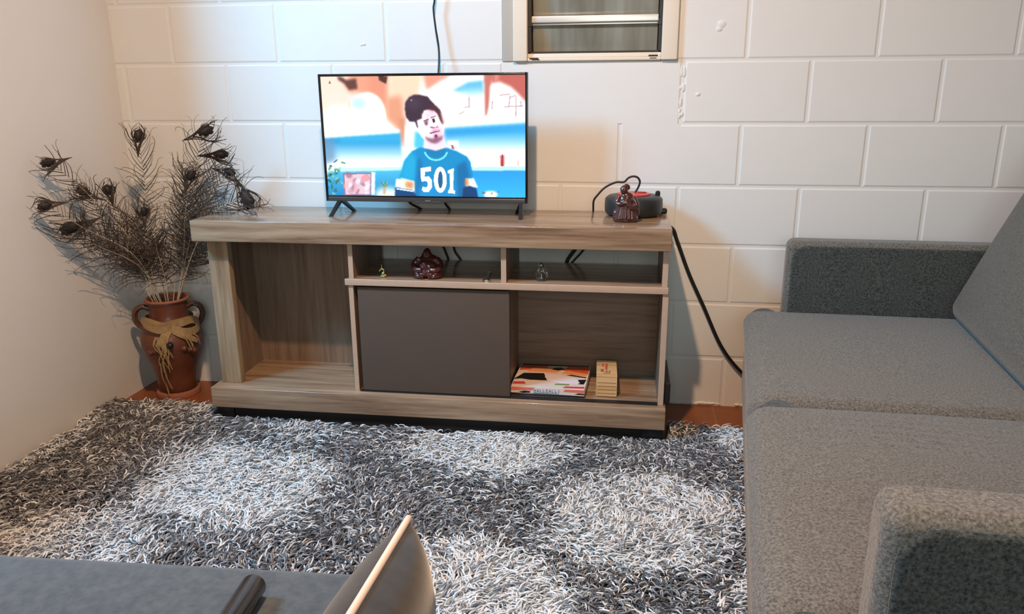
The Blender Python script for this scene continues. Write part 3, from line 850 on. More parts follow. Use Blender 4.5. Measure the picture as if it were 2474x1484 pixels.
# ------------------------------------------------------------------ figurines
def rot(ax, deg): return Matrix.Rotation(math.radians(deg), 3, ax)
def standing_figurine():
    cx, cy, z = 1.625, -0.252, 0.7135
    # robed figure sitting on a rocky base
    g = G()
    g.ell((cx, cy, z + 0.006), (0.040, 0.026, 0.010)); g.ell((cx - 0.022, cy - 0.008, z + 0.009), (0.017, 0.014, 0.011)); g.ell((cx + 0.020, cy - 0.010, z + 0.010), (0.020, 0.014, 0.012))
    g.ell((cx, cy, z + 0.035), (0.030, 0.021, 0.034)); g.ell((cx + 0.002, cy, z + 0.060), (0.026, 0.018, 0.028))
    g.ell((cx + 0.003, cy, z + 0.078), (0.021, 0.015, 0.016))
    g.ell((cx - 0.006, cy - 0.005, z + 0.100), (0.0125, 0.0125, 0.0145)); g.ell((cx + 0.002, cy + 0.002, z + 0.108), (0.0115, 0.0115, 0.010), rot('Y', 30))
    g.ell((cx - 0.013, cy - 0.014, z + 0.099), (0.003, 0.0035, 0.004)); g.ell((cx - 0.014, cy - 0.008, z + 0.105), (0.005, 0.004, 0.0035))
    # sleeves and folded arms
    g.tube(spline([(cx - 0.020, cy - 0.002, z + 0.078), (cx - 0.027, cy - 0.012, z + 0.060), (cx - 0.012, cy - 0.022, z + 0.058), (cx + 0.004, cy - 0.022, z + 0.066)], 6), lambda t: 0.009 - 0.003 * t, 10)
    g.tube(spline([(cx + 0.022, cy - 0.002, z + 0.076), (cx + 0.034, cy - 0.008, z + 0.052), (cx + 0.020, cy - 0.020, z + 0.046), (cx + 0.002, cy - 0.022, z + 0.062)], 6), lambda t: 0.010 - 0.003 * t, 10)
    # robe folds
    for k in range(9):
        a = -PI * (0.08 + 0.84 * k / 8)
        x1, y1 = math.cos(a), math.sin(a)
        g.tube(spline([(cx + 0.020 * x1, cy + 0.014 * y1, z + 0.066), (cx + 0.028 * x1 + 0.002, cy + 0.021 * y1, z + 0.040), (cx + 0.036 * x1, cy + 0.025 * y1, z + 0.010)], 5), lambda t: 0.0028 + 0.0035 * t, 8)
    g.ell((cx - 0.030, cy - 0.004, z + 0.024), (0.009, 0.009, 0.014)); g.ell((cx + 0.034, cy - 0.002, z + 0.030), (0.011, 0.010, 0.016))
    o = remeshed('robed_figurine', g, 0.0016, M['resin_brown'], origin=(cx, cy, z), smooth_it=1)
    tag(o, 'glossy red-brown robed figurine standing in front of the cord reel', 'figurine')
standing_figurine()

def seated_figurine():
    cx, cy, z = 0.994, -0.298, 0.528
    g = G()
    g.ell((cx, cy, z + 0.018), (0.046, 0.036, 0.020)); g.ell((cx - 0.027, cy - 0.014, z + 0.014), (0.020, 0.018, 0.014)); g.ell((cx + 0.026, cy - 0.014, z + 0.014), (0.021, 0.018, 0.014))
    g.ell((cx, cy - 0.004, z + 0.038), (0.034, 0.028, 0.026)); g.ell((cx + 0.002, cy + 0.004, z + 0.055), (0.034, 0.024, 0.020))
    g.ell((cx - 0.002, cy, z + 0.076), (0.0145, 0.0145, 0.0165)); g.ell((cx - 0.002, cy + 0.002, z + 0.088), (0.009, 0.009, 0.007))
    g.ell((cx - 0.002, cy - 0.014, z + 0.075), (0.003, 0.004, 0.004)); g.ell((cx - 0.016, cy, z + 0.072), (0.004, 0.003, 0.007)); g.ell((cx + 0.012, cy, z + 0.072), (0.004, 0.003, 0.007))
    for s in (-1, 1):
        g.tube(spline([(cx + s * 0.028, cy, z + 0.060), (cx + s * 0.044, cy - 0.008, z + 0.042), (cx + s * 0.034, cy - 0.026, z + 0.030), (cx + s * 0.012, cy - 0.034, z + 0.030)], 6), lambda t: 0.012 - 0.004 * t, 10)
        g.tube(spline([(cx + s * 0.006, cy - 0.034, z + 0.008), (cx + s * 0.030, cy - 0.030, z + 0.009), (cx + s * 0.044, cy - 0.012, z + 0.010)], 5), 0.008, 8)
    for k in range(7):
        g.ell((cx - 0.040 + 0.0005 * k, cy - 0.012 - 0.003 * k, z + 0.042 - 0.006 * k), (0.0042, 0.0042, 0.0042), nu=8, nv=6)
    # flatten the bottom
    g.map(lambda p: Vector((p.x, p.y, max(p.z, z + 0.0002))))
    o = remeshed('seated_figurine', g, 0.0018, M['resin'], origin=(cx, cy, z), smooth_it=1)
    tag(o, 'glossy dark red seated fat monk figurine on the open shelf', 'figurine')
seated_figurine()

def brass_figurine():
    cx, cy, z = 0.845, -0.318, 0.528
    g = G()
    g.ell((cx, cy, z + 0.002), (0.012, 0.008, 0.003)); g.ell((cx + 0.002, cy, z + 0.010), (0.006, 0.005, 0.008), rot('Y', 25))
    g.tube(spline([(cx - 0.008, cy, z + 0.022), (cx - 0.002, cy, z + 0.0265), (cx + 0.005, cy, z + 0.022), (cx + 0.002, cy, z + 0.012), (cx - 0.003, cy, z + 0.003)], 6), 0.0028, 8)
    g.tube([(cx - 0.001, cy, z + 0.026), (cx - 0.003, cy + 0.001, z + 0.042)], lambda t: 0.0022 - 0.001 * t, 8)
    g.ell((cx + 0.010, cy, z + 0.006), (0.004, 0.003, 0.003)); g.ell((cx - 0.009, cy, z + 0.020), (0.003, 0.003, 0.003))
    g.map(lambda p: Vector((p.x, p.y, max(p.z, z + 0.0002))))
    o = remeshed('brass_figurine', g, 0.0009, M['brass'], origin=(cx, cy, z), smooth_it=1)
    tag(o, 'tiny curled brass figurine at the left end of the open shelf', 'figurine')
brass_figurine()

def spanner():
    z = 0.528
    a, b = Vector((1.193, -0.338, 0)), Vector((1.183, -0.222, 0))
    d = (b - a).normalized(); s = Vector((d.y, -d.x, 0))
    def P(u, w): return a + d * u + s * w
    out = [(0.0, -0.0045), (-0.010, -0.0050), (-0.012, -0.0095), (-0.003, -0.0125), (0.009, -0.0095), (0.018, -0.0048), (0.098, -0.0042), (0.106, -0.0075), (0.114, -0.0075), (0.119, -0.003), (0.119, 0.003), (0.114, 0.0075), (0.106, 0.0075), (0.098, 0.0042), (0.018, 0.0048), (0.009, 0.0095), (-0.003, 0.0125), (-0.012, 0.0095), (-0.010, 0.0050), (0.0, 0.0045)]
    n = len(out); v = []
    for h in (0.0005, 0.0050):
        for (u, w) in out:
            p = P(u, w); v.append((p.x, p.y, z + h))
    f = [(i, (i + 1) % n, n + (i + 1) % n, n + i) for i in range(n)] + [tuple(range(n)), tuple(range(n, 2 * n))]
    g = G().add(v, f)
    o = g.make('spanner', M['silver'], origin=(a.x, a.y, z))
    tag(o, 'small silver open-ended spanner lying on the open shelf, left of the shelf divider', 'spanner')
spanner()

def glass_figurine():
    cx, cy, z = 1.366, -0.306, 0.528
    g = G()
    g.lathe([(0.0145, 0.0005), (0.0165, 0.004), (0.0155, 0.010), (0.0125, 0.022), (0.0095, 0.034), (0.006, 0.042)], (cx, cy, z), 24)
    g.ell((cx, cy, z + 0.050), (0.0088, 0.0088, 0.0092))
    g.ell((cx - 0.012, cy + 0.004, z + 0.026), (0.005, 0.004, 0.014), rot('Y', 18)); g.ell((cx + 0.013, cy + 0.004, z + 0.024), (0.005, 0.004, 0.017), rot('Y', -14))
    g.tube(spline([(cx - 0.007, cy - 0.006, z + 0.034), (cx - 0.008, cy - 0.014, z + 0.026), (cx, cy - 0.016, z + 0.028)], 5), 0.0032, 8)
    g.tube(spline([(cx + 0.007, cy - 0.006, z + 0.034), (cx + 0.008, cy - 0.014, z + 0.026), (cx, cy - 0.016, z + 0.028)], 5), 0.0032, 8)
    o = remeshed('glass_figurine', g, 0.0011, M['glass'], origin=(cx, cy, z), smooth_it=1)
    tag(o, 'small clear glass figurine with round head on the open shelf, right of the divider', 'figurine')
glass_figurine()

# ------------------------------------------------------------------ game box and wooden box
def game_box():
    t = thing('game_box', (1.38, -0.21, 0.1373), 'flat colourful board game box lying half behind the sliding door', 'game box')
    x0, x1, y0, y1, z0, z1 = 1.2635, 1.512, -0.322, -0.098, 0.1373, 0.167
    # sheared a little: it does not lie quite square
    sh = lambda p: Vector((p.x + (p.y - y0) * 0.05, p.y, p.z))
    tag(G().box(x0 + 0.001, x1 - 0.001, y0 + 0.001, y1, z0, z0 + 0.012, 0.001).map(sh).make('tray', plain('dark box tray', srgb(40, 38, 44), 0.6), t), 'dark bottom tray')
    lid = G().box(x0, x1, y0, y1, z0 + 0.005, z1, 0.001).map(sh).make('lid', plain('printed white card', srgb(226, 212, 204), 0.35), t)
    def art(poly, col, h=0.0003):
        n = len(poly)
        v = [(x0 + u * (x1 - x0), y0 + w * (y1 - y0), z1 + h) for u, w in poly] + [(x0 + u * (x1 - x0), y0 + w * (y1 - y0), z1 - 0.0004) for u, w in poly]
        f = [tuple(range(n)), tuple(range(2 * n - 1, n - 1, -1))] + [(i, (i + 1) % n, n + (i + 1) % n, n + i) for i in range(n)]
        g.add(v, f)
    cols = [
        (srgb(216, 92, 44), [[(0.02, .70), (.40, .80), (.40, .92), (.05, .98), (.01, .9)], [(.62, .76), (.99, .62), (.99, .97), (.70, .97)]], 0.0003),
        (srgb(238, 160, 110), [[(.12, .66), (.55, .64), (.62, .78), (.40, .86), (.20, .82)], [(.62, .62), (.98, .52), (.98, .64), (.70, .76)]], 0.0004),
        (srgb(20, 16, 16), [[(.0, .30), (.10, .58), (.38, .60), (.42, .46), (.46, .30), (.22, .30), (.10, .34)], [(.46, .78), (.56, .74), (.66, .80), (.60, .88), (.50, .86)], [(.70, .55), (.98, .46), (.98, .50), (.76, .58)], [(.90, .20), (.97, .20), (.99, .40), (.88, .38)], [(.02, .93), (.97, .96), (.97, .995), (.02, .99)]], 0.0005),
        (srgb(236, 226, 232), [[(.40, .56), (.62, .56), (.84, .42), (.92, .24), (.70, .22), (.50, .30), (.42, .42)]], 0.0006),
        (srgb(128, 150, 88), [[(.58, .13), (.78, .13), (.78, .19), (.60, .19)]], 0.0004),
        (srgb(206, 70, 84), [[(.02, .10), (.20, .12), (.16, .22), (.02, .2)], [(.70, .02), (.99, .03), (.99, .10), (.74, .09)]], 0.0004),
    ]
    for k, (c, polys, h) in enumerate(cols):
        ink = plain('printed ink %d' % k, c, 0.35)
        for p in polys:
            g = G(); art(p, c, h); g.map(sh).make('lid_print', ink, lid)
    # front edge of the lid: blue lettering and shapes
    def fr(poly, h=0.0004):
        n = len(poly)
        v = [(x0 + u * (x1 - x0), y0 - h, z0 + w * (z1 - z0)) for u, w in poly] + [(x0 + u * (x1 - x0), y0 + 0.0004, z0 + w * (z1 - z0)) for u, w in poly]
        g.add(v, [tuple(range(n)), tuple(range(2 * n - 1, n - 1, -1))] + [(i, (i + 1) % n, n + (i + 1) % n, n + i) for i in range(n)])
    for ink, polys, h in ((plain('coral ink', srgb(226, 120, 98), 0.4), [[(.0, .55), (.30, .62), (.34, .98), (.0, .98)], [(.72, .62), (1, .56), (1, .9), (.74, .9)]], .0004),
                          (plain('black ink', srgb(30, 22, 22), 0.4), [[(.12, .40), (.20, .56), (.28, .50), (.27, .36), (.18, .30)], [(.87, .36), (.92, .52), (1, .48), (1, .34)], [(0, .16), (.2, .24), (1, .16), (1, .2), (.5, .26), (0, .28)]], .0006)):
        for p in polys:
            g = G(); fr(p, h); g.map(sh).make('lid_print', ink, lid)
    # lettering (letter-like strokes at the size and place of the photographed title)
    g = G()
    u = 0.325
    def st(a, b, c, d): fr([(a, b), (c, b), (c, d), (a, d)], .0008)
    letters = 'HALLGALLI'
    w = 0.030
    for ch in letters:
        if ch == 'H': st(u, .45, u + .008, .8); st(u + w - .008, .45, u + w, .8); st(u + .008, .59, u + w - .008, .66)
        elif ch == 'A': fr([(u, .45), (u + .008, .45), (u + w / 2 + .003, .8), (u + w / 2 - .003, .8)], .0008); fr([(u + w - .008, .45), (u + w, .45), (u + w / 2 + .003, .8), (u + w / 2 - .003, .8)], .0008); st(u + .008, .54, u + w - .008, .60)
        elif ch == 'L': st(u, .45, u + .008, .8); st(u + .008, .45, u + w - .004, .53)
        elif ch == 'G': st(u, .45, u + .008, .8); st(u + .008, .45, u + w, .53); st(u + .008, .73, u + w, .8); st(u + w - .008, .53, u + w, .62)
        elif ch == 'I': st(u + .008, .45, u + .016, .8)
        u += w + .010
    st(.325, .25, .345, .42); st(.345, .32, .66, .38)
    g.map(sh).make('lettering', plain('blue ink', srgb(84, 140, 190), 0.4), lid)
game_box()

def wooden_box():
    t = thing('wooden_box', (1.583, -0.22, 0.1373), 'small pale wooden box with red print on its lid, right of the board game', 'box')
    x0, x1, y0, y1, z0, z1 = 1.549, 1.617, -0.300, -0.150, 0.1373, 0.2105
    sh = lambda p: Vector((p.x - (p.y - y0) * 0.03, p.y, p.z))
    b = G().box(x0, x1, y0, y1, z0, z1 - 0.007, 0.001).map(sh).make('body', M['boxwood'], t)
    g = G()
    for k in range(4):
        zz = z0 + 0.010 + 0.0125 * k
        g.box(x0 + 0.004, x1 - 0.004, y0 - 0.0004, y0 + 0.0006, zz, zz + 0.0016)
    g.map(sh).make('groove', M['groove'], b)
    l = G().box(x0, x1, y0, y1, z1 - 0.0065, z1, 0.001).map(sh).make('lid', M['boxwood'], t)
    g = G(); g.add([(x0 + .028, y0 + .060, z1 + .0004), (x0 + .036, y0 + .058, z1 + .0004), (x0 + .038, y0 + .118, z1 + .0004), (x0 + .030, y0 + .120, z1 + .0004)], [(0, 1, 2, 3)])
    g.add([(x0 + .018, y0 + .085, z1 + .0004), (x0 + .024, y0 + .084, z1 + .0004), (x0 + .025, y0 + .116, z1 + .0004), (x0 + .019, y0 + .118, z1 + .0004)], [(0, 1, 2, 3)])
    g.map(sh).make('print', M['red_ink'], l)
    g = G()
    for (a, b_, c, d) in ((.014, .034, .024, .062), (.030, .030, .036, .050), (.040, .030, .046, .046), (.022, .020, .044, .026)):
        g.add([(x0 + a, y0 + b_, z1 + .0004), (x0 + c, y0 + b_, z1 + .0004), (x0 + c, y0 + d, z1 + .0004), (x0 + a, y0 + d, z1 + .0004)], [(0, 1, 2, 3)])
    g.map(sh).make('print', M['brown_ink'], l)
wooden_box()

# ------------------------------------------------------------------ vase
VC = (-0.052, -0.132)
def vase():
    t = thing('vase', (VC[0], VC[1], 0.0), 'brown terracotta vase with two handles and a raffia bow, standing in the corner', 'vase')
    c = (VC[0], VC[1], 0.0)
    prof = [(0.060, 0.022), (0.070, 0.030), (0.070, 0.060), (0.075, 0.100), (0.088, 0.140), (0.101, 0.175), (0.108, 0.205), (0.109, 0.230), (0.103, 0.256), (0.088, 0.282), (0.074, 0.300), (0.067, 0.318), (0.066, 0.340), (0.069, 0.362), (0.073, 0.376),
            (0.068, 0.376), (0.062, 0.362), (0.060, 0.330), (0.066, 0.300), (0.085, 0.265), (0.095, 0.225), (0.088, 0.160), (0.062, 0.080), (0.050, 0.040)]
    b = G().lathe(prof, c, 56).make('body', M['terracotta'], t, 'all')
    g = G().lathe([(0.050, 0.0005), (0.078, 0.0005), (0.080, 0.010), (0.077, 0.020), (0.070, 0.0235)], c, 56)
    tag(g.make('foot_ring', M['terra_rim'], t, True), 'paler foot ring')
    g = G()
    n = 48
    ring = [(c[0] + 0.0735 * math.cos(2 * PI * k / n), c[1] + 0.0735 * math.sin(2 * PI * k / n), 0.377) for k in range(n + 1)]
    g.tube(ring, 0.0058, 10, cap=False); tag(g.make('rim', M['terra_rim'], t, 'all'), 'paler raw rim')
    for s in (-1, 1):
        x = c[0]
        pts = [(x + s * 0.064, c[1], 0.342), (x + s * 0.088, c[1], 0.352), (x + s * 0.110, c[1], 0.340), (x + s * 0.118, c[1], 0.312), (x + s * 0.108, c[1], 0.284), (x + s * 0.090, c[1], 0.268)]
        hr = math.radians(24)
        pts = [(c[0] + (p[0] - c[0]) * math.cos(hr), c[1] + (p[0] - c[0]) * math.sin(hr), p[2]) for p in pts]
        ox, oy = -0.010 * math.sin(hr), 0.010 * math.cos(hr)
        g = G().tube(spline(pts, 7), 0.0105, 12)
        g.tube(spline([(p[0] - ox, p[1] - oy, p[2]) for p in pts[1:]], 7), 0.005, 8); g.tube(spline([(p[0] + ox, p[1] + oy, p[2]) for p in pts[1:]], 7), 0.005, 8)
        g.make('handle', M['handle_glaze'], t, 'all')
    # relief fruit on the shoulder
    for k, a in enumerate((-38, -26, -18, -92, -104)):
        g = G(); ar = math.radians(a); g.ell((c[0] + 0.104 * math.cos(ar), c[1] + 0.104 * math.sin(ar), 0.205 - 0.008 * (k % 3)), (0.016, 0.012, 0.013), nu=14, nv=8)
        g.make('relief_fruit', M['terracotta'], t, 'all')
    # raffia: band round the neck, bow loops, hanging strands
    def on(a, r, z):
        ar = math.radians(a + 35); return (c[0] + r * math.cos(ar), c[1] + r * math.sin(ar), z)
    def ribbon(g, pts, w, th=0.0012):
        pts = [Vector(p) for p in pts]
        v = []; f = []
        for i, p in enumerate(pts):
            tg = (pts[min(i + 1, len(pts) - 1)] - pts[max(0, i - 1)]).normalized()
            out_ = Vector((p.x - c[0], p.y - c[1], 0)).normalized()
            sd = tg.cross(out_).normalized()
            ww = w(i / (len(pts) - 1)) if callable(w) else w
            for (a, b_) in ((-1, 0), (1, 0), (1, 1), (-1, 1)):
                v.append(p + sd * (ww * a) + out_ * (th * b_))
        for i in range(len(pts) - 1):
            for k in range(4): f.append((i * 4 + k, i * 4 + (k + 1) % 4, i * 4 + 4 + (k + 1) % 4, i * 4 + 4 + k))
        f += [(0, 1, 2, 3), tuple((len(pts) - 1) * 4 + k for k in range(4))]
        g.add(v, f)
    g = G()
    ribbon(g, [on(-90 + a, 0.083, 0.300 + 0.004 * math.sin(a * 0.05)) for a in range(-180, 181, 8)], 0.012)
    ribbon(g, spline([on(-95, 0.092, 0.292), on(-112, 0.104, 0.304), on(-135, 0.106, 0.318), on(-150, 0.104, 0.316), on(-136, 0.110, 0.300), on(-112, 0.110, 0.286), on(-92, 0.098, 0.288)], 6), 0.013)
    ribbon(g, spline([on(-92, 0.092, 0.290), on(-70, 0.106, 0.304), on(-48, 0.108, 0.306), on(-34, 0.108, 0.290), on(-44, 0.116, 0.268), on(-68, 0.114, 0.270), on(-90, 0.100, 0.286)], 6), 0.014)
    ribbon(g, spline([on(-92, 0.095, 0.288), on(-74, 0.112, 0.262), on(-56, 0.118, 0.238), on(-46, 0.118, 0.222)], 6), lambda t: 0.016 * (1 - 0.6 * t))
    ribbon(g, spline([on(-95, 0.096, 0.286), on(-104, 0.110, 0.262), on(-108, 0.117, 0.240)], 6), lambda t: 0.012 + 0.006 * t)
    g.make('raffia_bow', M['raffia'], t, True)
    g = G()
    rr = random.Random(5)
    for k in range(17):
        a0 = -112 + rr.uniform(-9, 9); L = rr.uniform(0.07, 0.15)
        a1 = a0 + rr.uniform(-7, 16)
        zt = 0.262
        pts = [on(a0, 0.116, zt), on(a0 + rr.uniform(-4, 4), 0.121, zt - L * 0.35), on((a0 + a1) / 2 + rr.uniform(-4, 4), 0.115, zt - L * 0.7), on(a1, 0.108, zt - L)]
        ribbon(g, spline(pts, 5), lambda t: 0.0024 * (1 - 0.5 * t), 0.001)
    ribbon(g, spline([on(-118, 0.112, 0.16), on(-121, 0.100, 0.10), on(-118, 0.088, 0.06), on(-115, 0.086, 0.022)], 6), 0.0022, 0.001)
    ribbon(g, spline([on(-113, 0.112, 0.16), on(-112, 0.100, 0.10), on(-106, 0.086, 0.05)], 6), 0.0022, 0.001)
    for k in range(5):
        a0 = -62 + rr.uniform(-14, 14)
        ribbon(g, spline([on(-90, 0.100, 0.285), on(a0, 0.118, 0.25), on(a0 + 10, 0.118, 0.205 + rr.uniform(-.01, .02))], 5), 0.0022, 0.001)
    g.make('raffia_strand', M['raffia'], t, False)
    g = G().ell(on(-97, 0.121, 0.229), (0.013, 0.011, 0.013)); tag(g.make('bead', M['black_plastic'], t, 'all'), 'black bead')
vase()

# ------------------------------------------------------------------ peacock feathers
CAM = Vector((1.611, -2.677, 1.108))
def feather(idx, tip, label, bend=(0, 0, 0), size=1.0, roll=0.0, eye=True, fuzz=1.0, eyerot=0.0):
    rr = random.Random(100 + idx)
    a = rr.uniform(0, 2 * PI)
    ang = math.atan2(tip[1] - VC[1], tip[0] - VC[0])
    mouth = Vector((VC[0] + 0.045 * math.cos(ang) + 0.012 * math.cos(a), VC[1] + 0.040 * math.sin(ang) + 0.012 * math.sin(a), 0.378))
    base = Vector((VC[0] - 0.020 * math.cos(ang), VC[1] - 0.020 * math.sin(ang), 0.20))
    tip = Vector(tip)
    d = tip - mouth
    c1 = mouth + (mouth - base).normalized() * d.length * 0.38 + Vector((0, 0, 0.05)) * d.length
    mid = (mouth * 0.35 + tip * 0.65) + Vector(bend) + Vector((0, 0, 0.04)) * d.length
    path = spline([base, mouth, c1 * 0.6 + (mouth + d * 0.35) * 0.4, mid, tip], 10)
    t = thing('peacock_feather', tuple(base), label, 'feather', 'peacock feathers in the vase')
    n = len(path)
    G().tube(path, lambda s: 0.0025 - 0.0020 * s, 6).make('quill', M['quill'], t, 'all')
    # feather plane: faces the room, with some roll
    def frame(i):
        T = (path[min(i + 1, n - 1)] - path[max(i - 1, 0)]).normalized()
        V = (CAM - path[i]).normalized()
        S = T.cross(V).normalized()
        Nn = S.cross(T).normalized()
        S2 = S * math.cos(roll) + Nn * math.sin(roll)
        return T, S2, Nn
    g = G()
    nb = int(40 * fuzz)
    for k in range(nb):
        s = 0.40 + 0.56 * (k + rr.random()) / nb
        fi = s * (n - 1); i = min(int(fi), n - 2); P = path[i].lerp(path[i + 1], fi - i)
        T, S, Nn = frame(i)
        side = 1 if k % 2 else -1
        # long loose curls low down, an open comb in the middle, sweeping barbs near the eye
        low = max(0.0, (0.66 - s) / 0.26)
        L = size * (0.062 + 0.034 * rr.random() + 0.030 * low * rr.random())
        al = math.radians(66 - 30 * s + rr.uniform(-8, 8) + (30 * low) * rr.uniform(-0.5, 1))
        curl = rr.uniform(0.5, 1.3)
        if rr.random() < 0.25 + 0.35 * low: curl = -rr.uniform(0.6, 2.2) * (0.6 + low)
        elif low > 0.3: curl *= rr.uniform(1, 2.4)
        out_ = rr.uniform(-0.3, 0.3) * (1 + 1.2 * low)
        hook = rr.uniform(-3.2, 1.2) if s > 0.7 else rr.uniform(-3.5, 3.5)
        pts = []
        p = P.copy(); m = 11
        for q in range(m + 1):
            pts.append(p.copy())
            u = q / m
            an = al - curl * u * u - hook * max(0, u - 0.72) * 3.0
            dirv = T * math.cos(an) + S * (side * math.sin(an)) + Nn * (out_ * (0.3 + u))
            p = p + dirv.normalized() * (L / m)
        g.tube(pts, lambda x, r0=0.00145 * rr.uniform(0.55, 1.35): r0 * (1 - 0.55 * x), 3, cap=False)
    # fine fluff between the long barbs
    for k in range(int(46 * fuzz)):
        s = 0.44 + 0.40 * rr.random()
        fi = s * (n - 1); i = min(int(fi), n - 2); P = path[i].lerp(path[i + 1], fi - i)
        T, S, Nn = frame(i); side = rr.choice((-1, 1)); L = size * rr.uniform(0.030, 0.060); a0 = rr.uniform(0.4, 1.7); cu = rr.uniform(-5.5, 5.5)
        pts = []; p = P.copy(); out_ = rr.uniform(-.7, .7)
        for q in range(9):
            pts.append(p.copy()); u = q / 8; an = a0 + cu * u
            p = p + (T * math.cos(an) + S * (side * math.sin(an)) + Nn * out_).normalized() * (L / 8)
        g.tube(pts, 0.00075, 3, cap=False)
    T, S, Nn = frame(n - 1)
    T = (T * math.cos(eyerot) + S * math.sin(eyerot)).normalized(); S = (Nn.cross(T) * -1).normalized()
    if eye:
        # loose barbs sweeping round the eye: open loops on one side, flicks on the other
        big = rr.choice((-1, 1))
        for k in range(20):
            side = big if rr.random() < 0.6 else -big
            w = size * rr.uniform(0.011, 0.024) * (1.25 if side == big else 0.8); hgt = size * rr.uniform(0.020, 0.044)
            x = rr.uniform(-0.6, 0.6); dn = size * rr.uniform(0.020, 0.055)
            fl = rr.random()
            end = tip + T * hgt + S * side * w * (rr.uniform(-0.3, 0.4) if fl < 0.55 else rr.uniform(1.1, 2.0)) + Nn * 0.012 * x
            pts = [tip - T * dn, tip - T * (0.4 * dn) + S * side * w * 0.35, tip + T * 0.002 * size + S * side * w * 0.85 + Nn * 0.004 * x, tip + T * hgt * 0.55 + S * side * w * (0.95 if fl < 0.55 else 1.15) + Nn * 0.008 * x, end]
            g.tube(spline(pts, 5), lambda x_, r0=0.0018 * rr.uniform(.5, 1.25): r0 * (1 - 0.5 * x_), 3, cap=False)
        for k in range(14):   # dense short barbs that make the eye ragged
            b = rr.uniform(0, 2 * PI); L = size * rr.uniform(0.010, 0.020)
            c_ = tip + S * size * 0.009 * math.sin(b) + T * size * 0.011 * math.cos(b)
            d_ = (T * (0.9 + 0.5 * math.cos(b)) + S * math.sin(b) * 0.9).normalized()
            g.tube(spline([c_, c_ + d_ * L * .6, c_ + (d_ + T * .5).normalized() * L * 1.1], 3), lambda x_: 0.0012 * (1 - 0.6 * x_), 3, cap=False)
    g.make('barbs', M['barb'], t, False)['kind'] = 'stuff'
    if eye:
        e = G()
        # heart-like cupped vane
        nr, na = 6, 28
        v = []; f = []
        for h in (0, 1):
            for i in range(nr + 1):
                r = i / nr
                for k in range(na):
                    b = 2 * PI * k / na
                    ex = size * 0.0125 * r * math.sin(b) * (1 + 0.12 * math.cos(b)); ey = size * 0.0185 * r * (math.cos(b)) * (1.0 if math.cos(b) > 0 else 1.05)
                    jag = 1 + 0.10 * math.sin(7 * b + idx) * r + 0.07 * math.sin(13 * b) * r
                    v.append(tip + S * ex * jag + T * (ey * jag + 0.006 * size) + Nn * (0.003 - 0.006 * r * r * size + (0.0012 if h else 0)))
        for h in (0, 1):
            o_ = h * (nr + 1) * na
            for i in range(nr):
                for k in range(na):
                    f.append((o_ + i * na + k, o_ + i * na + (k + 1) % na, o_ + (i + 1) * na + (k + 1) % na, o_ + (i + 1) * na + k))
        for k in range(na):
            f.append((nr * na + k, nr * na + (k + 1) % na, (nr + 1) * na + nr * na + (k + 1) % na, (nr + 1) * na + nr * na + k))
        e.add(v, f)
        tag(e.make('eye', M['eye'], t, 'all'), 'dark round feather eye')

FE = [
    ((-0.160, -0.475, 0.905), 'peacock feather farthest left, its dark eye drooping over the upper left', (-.01, 0, .05), 1.15, .2, True, 1.0, -1.1),
    ((-0.034, -0.200, 0.963), 'tall peacock feather with open loop-shaped tip left of the highest one', (0, 0, 0), 1.25, .1, True, 1.3, .15),
    ((0.205, -0.200, 0.984), 'highest peacock feather, bending right in front of the white wall', (0.0, 0, .02), 1.45, -.1, True, 1.4, .9),
    ((-0.160, -0.520, 0.775), 'peacock feather at the far left, just below the drooping one', (-.0, -.02, .03), 1.1, .3, True, 1.0, -.9),
    ((-0.150, -0.430, 0.690), 'lowest left peacock feather with a large black bushy eye', (-.02, -.03, .03), 1.7, .2, True, 1.2, -1.3),
    ((-0.155, -0.345, 0.795), 'peacock feather between left edge and middle, seen on its side', (-.02, 0, .02), 1.2, .5, True, 1.1, -.8),
    ((-0.140, -0.250, 0.786), 'peacock feather with small round dark eye, left of middle', (0, 0, .0), 1.0, -.3, True, 1.1, .1),
    ((-0.020, -0.245, 0.712), 'shortest middle peacock feather, low in front of the bunch', (0, -.01, 0), 1.0, .1, True, .9, .1),
    ((0.160, -0.235, 0.836), 'peacock feather with black eye under the highest one', (0, 0, 0), 1.2, -.3, True, 1.3, .2),
    ((0.270, -0.185, 0.850), 'peacock feather with dark eye at the upper right, below the highest one', (.0, 0, .03), 1.15, .2, True, 1.1, 1.1),
    ((0.345, -0.230, 0.772), 'bushy dark brown peacock feather hanging over the left end of the TV stand', (.0, -.02, .06), 1.9, .0, True, 1.5, 1.6),
    ((0.225, -0.150, 0.905), 'peacock feather with wide pale loops near the right side of the bunch', (0, .02, .02), 1.3, -.2, True, 1.3, 1.2),
    ((0.105, -0.170, 0.860), 'peacock feather without an eye, pointing straight up in the middle right', (0, .02, 0), 1.25, .2, False, 1.4, 0),
    ((-0.150, -0.300, 0.640), 'peacock feather of loose curly barbs low on the left', (-.01, -.01, .02), 1.25, .3, False, 1.5, 0),
    ((0.150, -0.140, 0.600), 'peacock feather of loose dark barbs low on the right, under the TV stand top', (.01, 0, .02), 1.1, .3, False, 1.4, 0),
    ((0.020, -0.260, 0.640), 'peacock feather of loose curly barbs low in the front middle', (.0, -.01, .02), 1.2, -.3, False, 1.4, 0),
    ((-0.090, -0.200, 0.700), 'peacock feather of loose curly barbs behind the small round eye', (-.0, .0, .02), 1.25, .0, False, 1.5, 0),
]
for i, (tip, lab, bend, size, roll, eye, fz, er) in enumerate(FE):
    feather(i, tip, lab, bend, size, roll, eye, fz, er)

